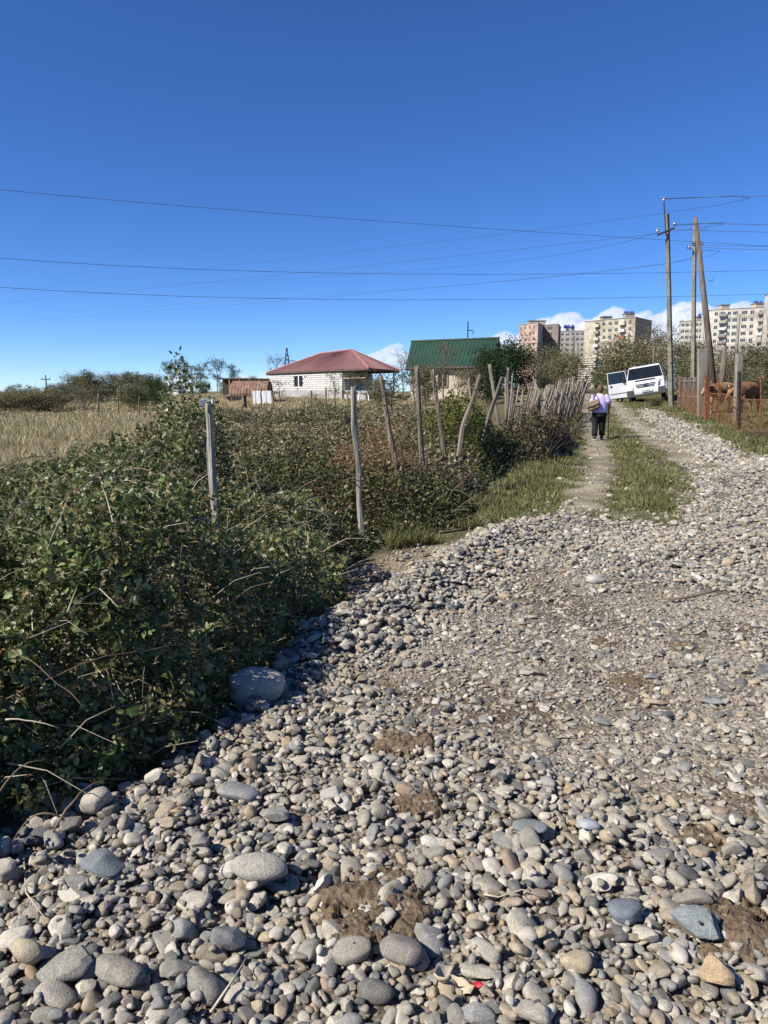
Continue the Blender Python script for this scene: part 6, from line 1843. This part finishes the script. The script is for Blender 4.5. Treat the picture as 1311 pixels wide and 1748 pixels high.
def skin_mesh(name, nodes, edges, mat, parent, sub=2, root=0):
    me = bpy.data.meshes.new(name)
    me.from_pydata([p for p, r in nodes], edges, [])
    o = link(name, me, parent, mat)
    me.skin_vertices or None
    sk = o.modifiers.new('skin', 'SKIN'); sk.use_smooth_shade = True
    if not me.skin_vertices: 
        bpy.context.view_layer.update()
    for i, (p, r) in enumerate(nodes):
        rr = r if hasattr(r, '__len__') else (r, r)
        me.skin_vertices[0].data[i].radius = rr
        me.skin_vertices[0].data[i].use_root = (i == root)
    sb = o.modifiers.new('sub', 'SUBSURF'); sb.levels = sub; sb.render_levels = sub
    return o
def chain(nodes, edges, start, pts):
    prev = start
    for p, r in pts:
        nodes.append((p, r)); edges.append((prev, len(nodes) - 1)); prev = len(nodes) - 1
    return prev
def hand(nodes, edges, wrist_i, w, d, side, curl):
    """palm, four fingers and a thumb from the wrist; d: direction of the hand, side: across the palm, curl: way the fingers close"""
    w, d, side, curl = Vector(w), Vector(d).normalized(), Vector(side).normalized(), Vector(curl).normalized()
    palm = w + d * .05
    nodes.append((tuple(palm), (.034, .020))); edges.append((wrist_i, len(nodes) - 1)); pi = len(nodes) - 1
    for k, (o, l) in enumerate(((-.028, .07), (-.009, .08), (.010, .076), (.028, .06))):
        b = palm + d * .04 + side * o; m = b + d * l * .45 + curl * l * .25; e = m + d * l * .1 + curl * l * .5
        chain(nodes, edges, pi, [(tuple(b), .0105), (tuple(m), .0095), (tuple(e), .008)])
    tb_ = palm - side * .036 - d * .01; tm = tb_ - side * .015 + d * .03 + curl * .02; te = tm + d * .015 + curl * .03 + side * .012
    chain(nodes, edges, pi, [(tuple(tb_), .012), (tuple(tm), .0105), (tuple(te), .009)])

def person(name, label, loc, rz, shirt_m, trouser_m, skin_m, pose, scale=1.0, walk=True):
    root = empty(name, loc, (0, 0, rz), label, 'person'); root.scale = (scale,) * 3
    nd, ed = [], []
    nd.append(((0, 0, .86), (.15, .12)))
    top = chain(nd, ed, 0, [((0, .0, 1.02), (.145, .115)), ((0, .015, 1.17), (.15, .11)), ((0, .01, 1.28), (.10, .085)), ((0, .0, 1.345), .056), ((0, .012, 1.395), .062)])
    hd = chain(nd, ed, top, [((0, .02, 1.44), (.074, .082)), ((0, .012, 1.495), (.080, .092)), ((0, .005, 1.545), (.070, .082)), ((0, .0, 1.578), (.035, .04))])
    chain(nd, ed, top + 1, [((0, .085, 1.465), .020), ((0, .112, 1.455), .013)])          # nose
    ears = []
    for s in (-1, 1): chain(nd, ed, top + 2, [((s * .082, -.005, 1.475), (.018, .012)), ((s * .092, -.012, 1.485), (.016, .008))])
    arms = pose['arms']
    for s, (el, wr, hdv, sdv, crl) in zip((-1, 1), arms):
        sh_ = chain(nd, ed, 2, [((s * .165, .0, 1.265), .062)])
        e = chain(nd, ed, sh_, [(tuple((Vector((s * .165, 0, 1.265)) + Vector(el)) / 2), .052), (el, .042), (tuple((Vector(el) + Vector(wr)) / 2), .040), (wr, .026)])
        hand(nd, ed, e, wr, hdv, sdv, crl)
    for s, (kn, an, toe) in zip((-1, 1), pose['legs']):
        chain(nd, ed, 0, [((s * .095, .0, .76), .092), (tuple(Vector((s * .095, 0, .76)).lerp(Vector(kn), .5)), .08), (kn, .058), (tuple(Vector(kn).lerp(Vector(an), .4)), .056), (an, .038), (tuple(Vector(an).lerp(Vector(toe), .4) - Vector((0, 0, .02))), .036), (toe, .028)])
    skin_mesh('body', nd, ed, skin_m, root)
    # face
    for s in (-1, 1):
        MB().rings([((s * .030, .093, 1.482), .010, .006), ((s * .030, .095, 1.489), .012, .007), ((s * .030, .093, 1.496), .009, .005)], 8).build('eye', M_shoe, root, smooth=True)
    MB().box((0, .090, 1.425), (.045, .012, .010)).build('mouth', M_rustshirt, root, bevel=.003)
    # shirt: torso rings and short sleeves
    sh = MB()
    hem = pose.get('hem', .80)
    sh.rings([((0, 0, hem), .225, .178), ((0, 0, .90), .222, .175), ((0, .0, 1.02), .215, .165), ((0, .01, 1.14), .21, .150), ((0, .008, 1.24), .195, .125), ((0, .004, 1.30), .14, .098), ((0, .002, 1.335), .072, .072), ((0, .002, 1.345), .062, .064)], 24)
    for s, (el, wr, *_r) in zip((-1, 1), arms):
        a = Vector((s * .13, 0, 1.265)); b = Vector(el); m = Vector((s * .165, 0, 1.255))
        sh.tube([a, m, m.lerp(b, .45), m.lerp(b, .85)], [.075, .085, .082, .086], 14)
    so_ = sh.build('shirt', shirt_m, root, smooth=True)
    # trousers: hip ring block and two tapering legs
    t = MB()
    t.rings([((0, 0, .66), .19, .15), ((0, 0, .72), .205, .165), ((0, 0, .84), .208, .166), ((0, 0, .92), .195, .155)], 22)
    for s, (kn, an, toe) in zip((-1, 1), pose['legs']):
        hp = Vector((s * .10, 0, .74)); kn_, an_ = Vector(kn), Vector(an)
        t.tube([hp, hp.lerp(kn_, .5), kn_, kn_.lerp(an_, .5), an_ + Vector((0, 0, .05))], [.115, .108, .092, .085, .08], 16)
    t.build('trousers', trouser_m, root, smooth=True)
    for s, (kn, an, toe) in zip((-1, 1), pose['legs']):
        an_, toe_ = Vector(an), Vector(toe)
        heel = an_ + (an_ - toe_) * .35; heel.z = toe_.z + (.0 if abs(an_.z - .08) < .05 else an_.z - .08)
        sho = MB().tube([heel + Vector((0, 0, .03)), an_.lerp(toe_, .1) + Vector((0, 0, -.01)), an_.lerp(toe_, .6) + Vector((0, 0, .0)), toe_ + (toe_ - an_) * .2], [.036, .05, .046, .028], 12).build('shoe', M_shoe, root, smooth=True)
        dv = (toe_ - heel); L_ = dv.length * 1.2; yw = math.atan2(dv.x, dv.y)
        pit = math.asin(max(-1, min(1, dv.z / max(dv.length, .01))))
        MB().box(heel.lerp(toe_, .52) - Vector((0, 0, .012)), (.085, L_, .022), Matrix.Rotation(-yw, 3, 'Z') @ Matrix.Rotation(pit, 3, 'X')).build('sole', M_sole, sho, bevel=.006)
    hr = MB().rings([((0, -.052, 1.385), .045, .03), ((0, -.035, 1.42), .078, .068), ((0, -.022, 1.47), .092, .088), ((0, -.015, 1.52), .092, .098), ((0, -.01, 1.565), .075, .085), ((0, -.008, 1.595), .04, .045), ((0, -.008, 1.603), .01, .012)], 18)
    hr.build('hair', M_hair, root, smooth=True)
    return root
wx_, wy_ = hit(1021, 747)
px_ = at(1021, 747, 21.7); wz = gz(px_.x, 21.7)
poseA = dict(arms=[((-.235, .06, 1.03), (-.19, .16, .92), (.1, .6, -.8), (1, 0, 0), (.3, -.2, -.4)), ((.275, -.02, 1.02), (.265, .10, .855), (0, .35, -.9), (0, 1, 0), (-.8, .2, 0))],
             legs=[((-.10, .03, .43), (-.11, -.10, .085), (-.115, .05, .035)), ((.10, .09, .43), (.11, .16, .09), (.12, .32, .04))], hem=.80)
YAW = -math.atan2(px_.x, 21.7) + R(4)
walker = person('person', 'woman in lavender print blouse and black trousers walking away with a cane', (px_.x, 21.7, wz), YAW, M_lav, M_trouser, M_skin_tan, poseA, 1.0)
WM_ = Matrix.Translation((px_.x, 21.7, wz)) @ Matrix.Rotation(YAW, 4, 'Z')
cane_o = empty('walking_cane', WM_ @ Vector((.30, .18, .0)), (0, 0, YAW), 'thin black walking cane in the right hand of the woman', 'cane')
MB().tube([(0, 0, 0), (-.01, -.02, .45), (-.02, -.05, .84)], [.013, .013, .014], 8).build('shaft', M_slot, cane_o, smooth=True)
MB().tube([(-.02, -.12, .835), (-.02, -.05, .85), (-.02, .04, .845)], [.016, .018, .016], 8).build('handle', M_slot, cane_o, smooth=True)
MB().rings([((0, 0, -.005), .019, .019), ((0, 0, .05), .017, .017)], 8).build('rubber_tip', M_rubber, cane_o)
bagp = WM_ @ Vector((-.20, -.20, 1.02))
bag = empty('shoulder_bag', bagp, (R(6), R(-22), YAW), 'brown leather shoulder bag slung on the woman back', 'bag')
def puff(w, dth, h, n=14):
    v_, f_ = [], []
    for j in range(7):
        z = j / 6; k = .82 + .18 * math.sin(math.pi * min(1, z + .15))
        for i in range(n * 2):
            a = math.pi * i / n
            cx_2, sy_2 = math.cos(a), math.sin(a)
            v_.append((math.copysign(abs(cx_2) ** .5, cx_2) * w / 2 * k, math.copysign(abs(sy_2) ** .7, sy_2) * dth / 2 * k * (1 - .35 * z), (z - .5) * h))
    m_ = n * 2
    for j in range(6):
        for i in range(m_): f_.append((j * m_ + i, j * m_ + (i + 1) % m_, (j + 1) * m_ + (i + 1) % m_, (j + 1) * m_ + i))
    f_.append(tuple(range(m_ - 1, -1, -1))); f_.append(tuple(6 * m_ + i for i in range(m_)))
    return MB().add(v_, f_)
puff(.38, .15, .25).build('pouch', M_bag, bag, smooth=True)
MB().box((0, -.062, .055), (.35, .035, .14), Matrix.Rotation(-.12, 3, 'X')).build('flap', M_bag, bag, bevel=.015)
MB().tube([(-.19, -.05, -.02), (0, -.085, -.03), (.19, -.05, -.02)], .008, 5).build('zip', M_bagdark, bag)
MB().tube([(-.18, 0, -.12), (-.1, -.02, -.135), (.1, -.02, -.135), (.18, 0, -.12)], .014, 6).build('base_trim', M_bagdark, bag, smooth=True)
Mi = (Matrix.Translation(bagp) @ bag.rotation_euler.to_matrix().to_4x4()).inverted()
sp = [Mi @ (WM_ @ Vector(p)) for p in ((-.36, -.17, 1.08), (-.28, -.15, 1.2), (-.17, -.09, 1.325), (-.15, .0, 1.355), (-.16, .12, 1.25))]
MB().tube(sp, .016, 6, flat=.5).build('strap', M_bagdark, bag, smooth=True)
sp = [Mi @ (WM_ @ Vector(p)) for p in ((-.04, -.21, 1.10), (-.08, -.17, 1.24), (-.13, -.08, 1.335), (-.13, .02, 1.355))]
MB().tube(sp, .016, 6, flat=.5).build('strap', M_bagdark, bag, smooth=True)
# second person behind the van door
vp = Matrix.Translation(van_loc) @ van_rot.to_4x4() @ Vector((-1.52, 1.25, 0)); vz = gz(vp.x, vp.y)
poseB = dict(arms=[((-.26, .02, 1.02), (-.24, .12, .82), (0, .2, -1), (0, 1, 0), (.5, .3, 0)), ((.26, .05, 1.03), (.2, .25, 1.0), (0, 1, .1), (1, 0, 0), (0, .1, -1))],
             legs=[((-.10, .02, .43), (-.12, -.02, .085), (-.13, .13, .035)), ((.10, .02, .43), (.12, -.02, .085), (.13, .13, .035))], hem=.85)
person('person', 'person in rust red shirt standing behind the open van door', (vp.x, vp.y, vz), R(170), M_rustshirt, material('brown_trousers', (.07, .045, .03), (.12, .08, .055), scale=8, rough=.95), M_skin, poseB, 1.02)

# ================================================================== COWS
def cow_material(name, a, b, c):
    return material(name, a, b, scale=2.6, rough=.95, c3=c, bump=.3, bscale=40, spec=.1)
M_cow = cow_material('ginger_hide', (.13, .055, .024), (.36, .22, .11), (.20, .092, .04))
M_cow2 = cow_material('tan_white_hide', (.15, .065, .028), (.45, .36, .25), (.24, .12, .052))
M_horn = material('horn', (.30, .27, .2), (.42, .38, .3), scale=6)
def cow(label, loc, rz, mat, s=1.0, head_down=False, graze=0.0):
    root = empty('cow', loc, (0, 0, rz), label, 'cow', 'ginger cows behind the mesh fence'); root.scale = (s, s, s)
    nd, ed = [], []
    nd.append(((0, 0, 1.02), (.30, .34)))                                # barrel; +x is forward
    fr = chain(nd, ed, 0, [((.38, 0, 1.03), (.27, .33)), ((.62, 0, 1.10), (.21, .29))])
    hz = .12 - graze
    nk = chain(nd, ed, fr, [((.86, 0, 1.17 + hz * .5), (.14, .20)), ((1.06, 0, 1.26 + hz), (.115, .15))])
    h1 = chain(nd, ed, nk, [((1.2, 0, 1.30 + hz), (.115, .125)), ((1.36, 0, 1.17 + hz), (.09, .10)), ((1.50, 0, 1.04 + hz), (.075, .08)), ((1.56, 0, .99 + hz), (.06, .06))])
    rm = chain(nd, ed, 0, [((-.40, 0, 1.04), (.28, .33)), ((-.68, 0, 1.09), (.22, .27)), ((-.82, 0, 1.10), (.12, .15))])
    chain(nd, ed, rm, [((-.91, 0, 1.10), .035), ((-.95, 0, .85), .022), ((-.95, 0, .55), .022), ((-.95, 0, .40), .045), ((-.94, 0, .30), .02)])
    for sd in (-1, 1):
        chain(nd, ed, nk + 1, [((1.16, sd * .13, 1.34 + hz), .03), ((1.12, sd * .22, 1.33 + hz), (.045, .018)), ((1.10, sd * .28, 1.30 + hz), (.02, .01))])
        chain(nd, ed, fr, [((.58, sd * .15, .86), (.10, .13)), ((.60, sd * .15, .62), .075), ((.62, sd * .15, .42), .055), ((.60, sd * .15, .22), .038), ((.61, sd * .15, .09), .045), ((.64, sd * .15, .03), .05)])
        chain(nd, ed, rm - 1, [((-.64, sd * .16, .86), (.13, .17)), ((-.56, sd * .16, .68), .095), ((-.70, sd * .16, .50), .06), ((-.66, sd * .16, .24), .038), ((-.66, sd * .16, .09), .045), ((-.63, sd * .16, .03), .05)])
    skin_mesh('body', nd, ed, mat, root)
    for sd in (-1, 1):
        MB().tube([(1.17, sd * .08, 1.40 + hz), (1.18, sd * .14, 1.47 + hz), (1.22, sd * .15, 1.54 + hz)], [.028, .02, .006], 7).build('horn', M_horn, root, smooth=True)
        MB().rings([((1.30, sd * .085, 1.25 + hz), .02, .016), ((1.30, sd * .09, 1.27 + hz), .024, .018), ((1.30, sd * .085, 1.29 + hz), .018, .014)], 8).build('eye', M_slot, root, smooth=True)
    MB().rings([((-.30, 0, .66), .08, .09), ((-.30, 0, .72), .13, .15), ((-.30, 0, .80), .15, .17)], 12).build('udder', M_skin, root, smooth=True)
    return root
cp = at(1272, 711, 27.6)
cow('ginger cow standing side-on behind the charred post', (cp.x, 27.6, gz(cp.x, 27.6)), R(217), M_cow, .92, graze=.42)
cp2 = at(1213, 700, 29.6)
cow('ginger cow with pale face looking out behind the concrete slab post', (12.95, 28.5, gz(12.95, 28.5)), R(214), M_cow2, .93, graze=.25)
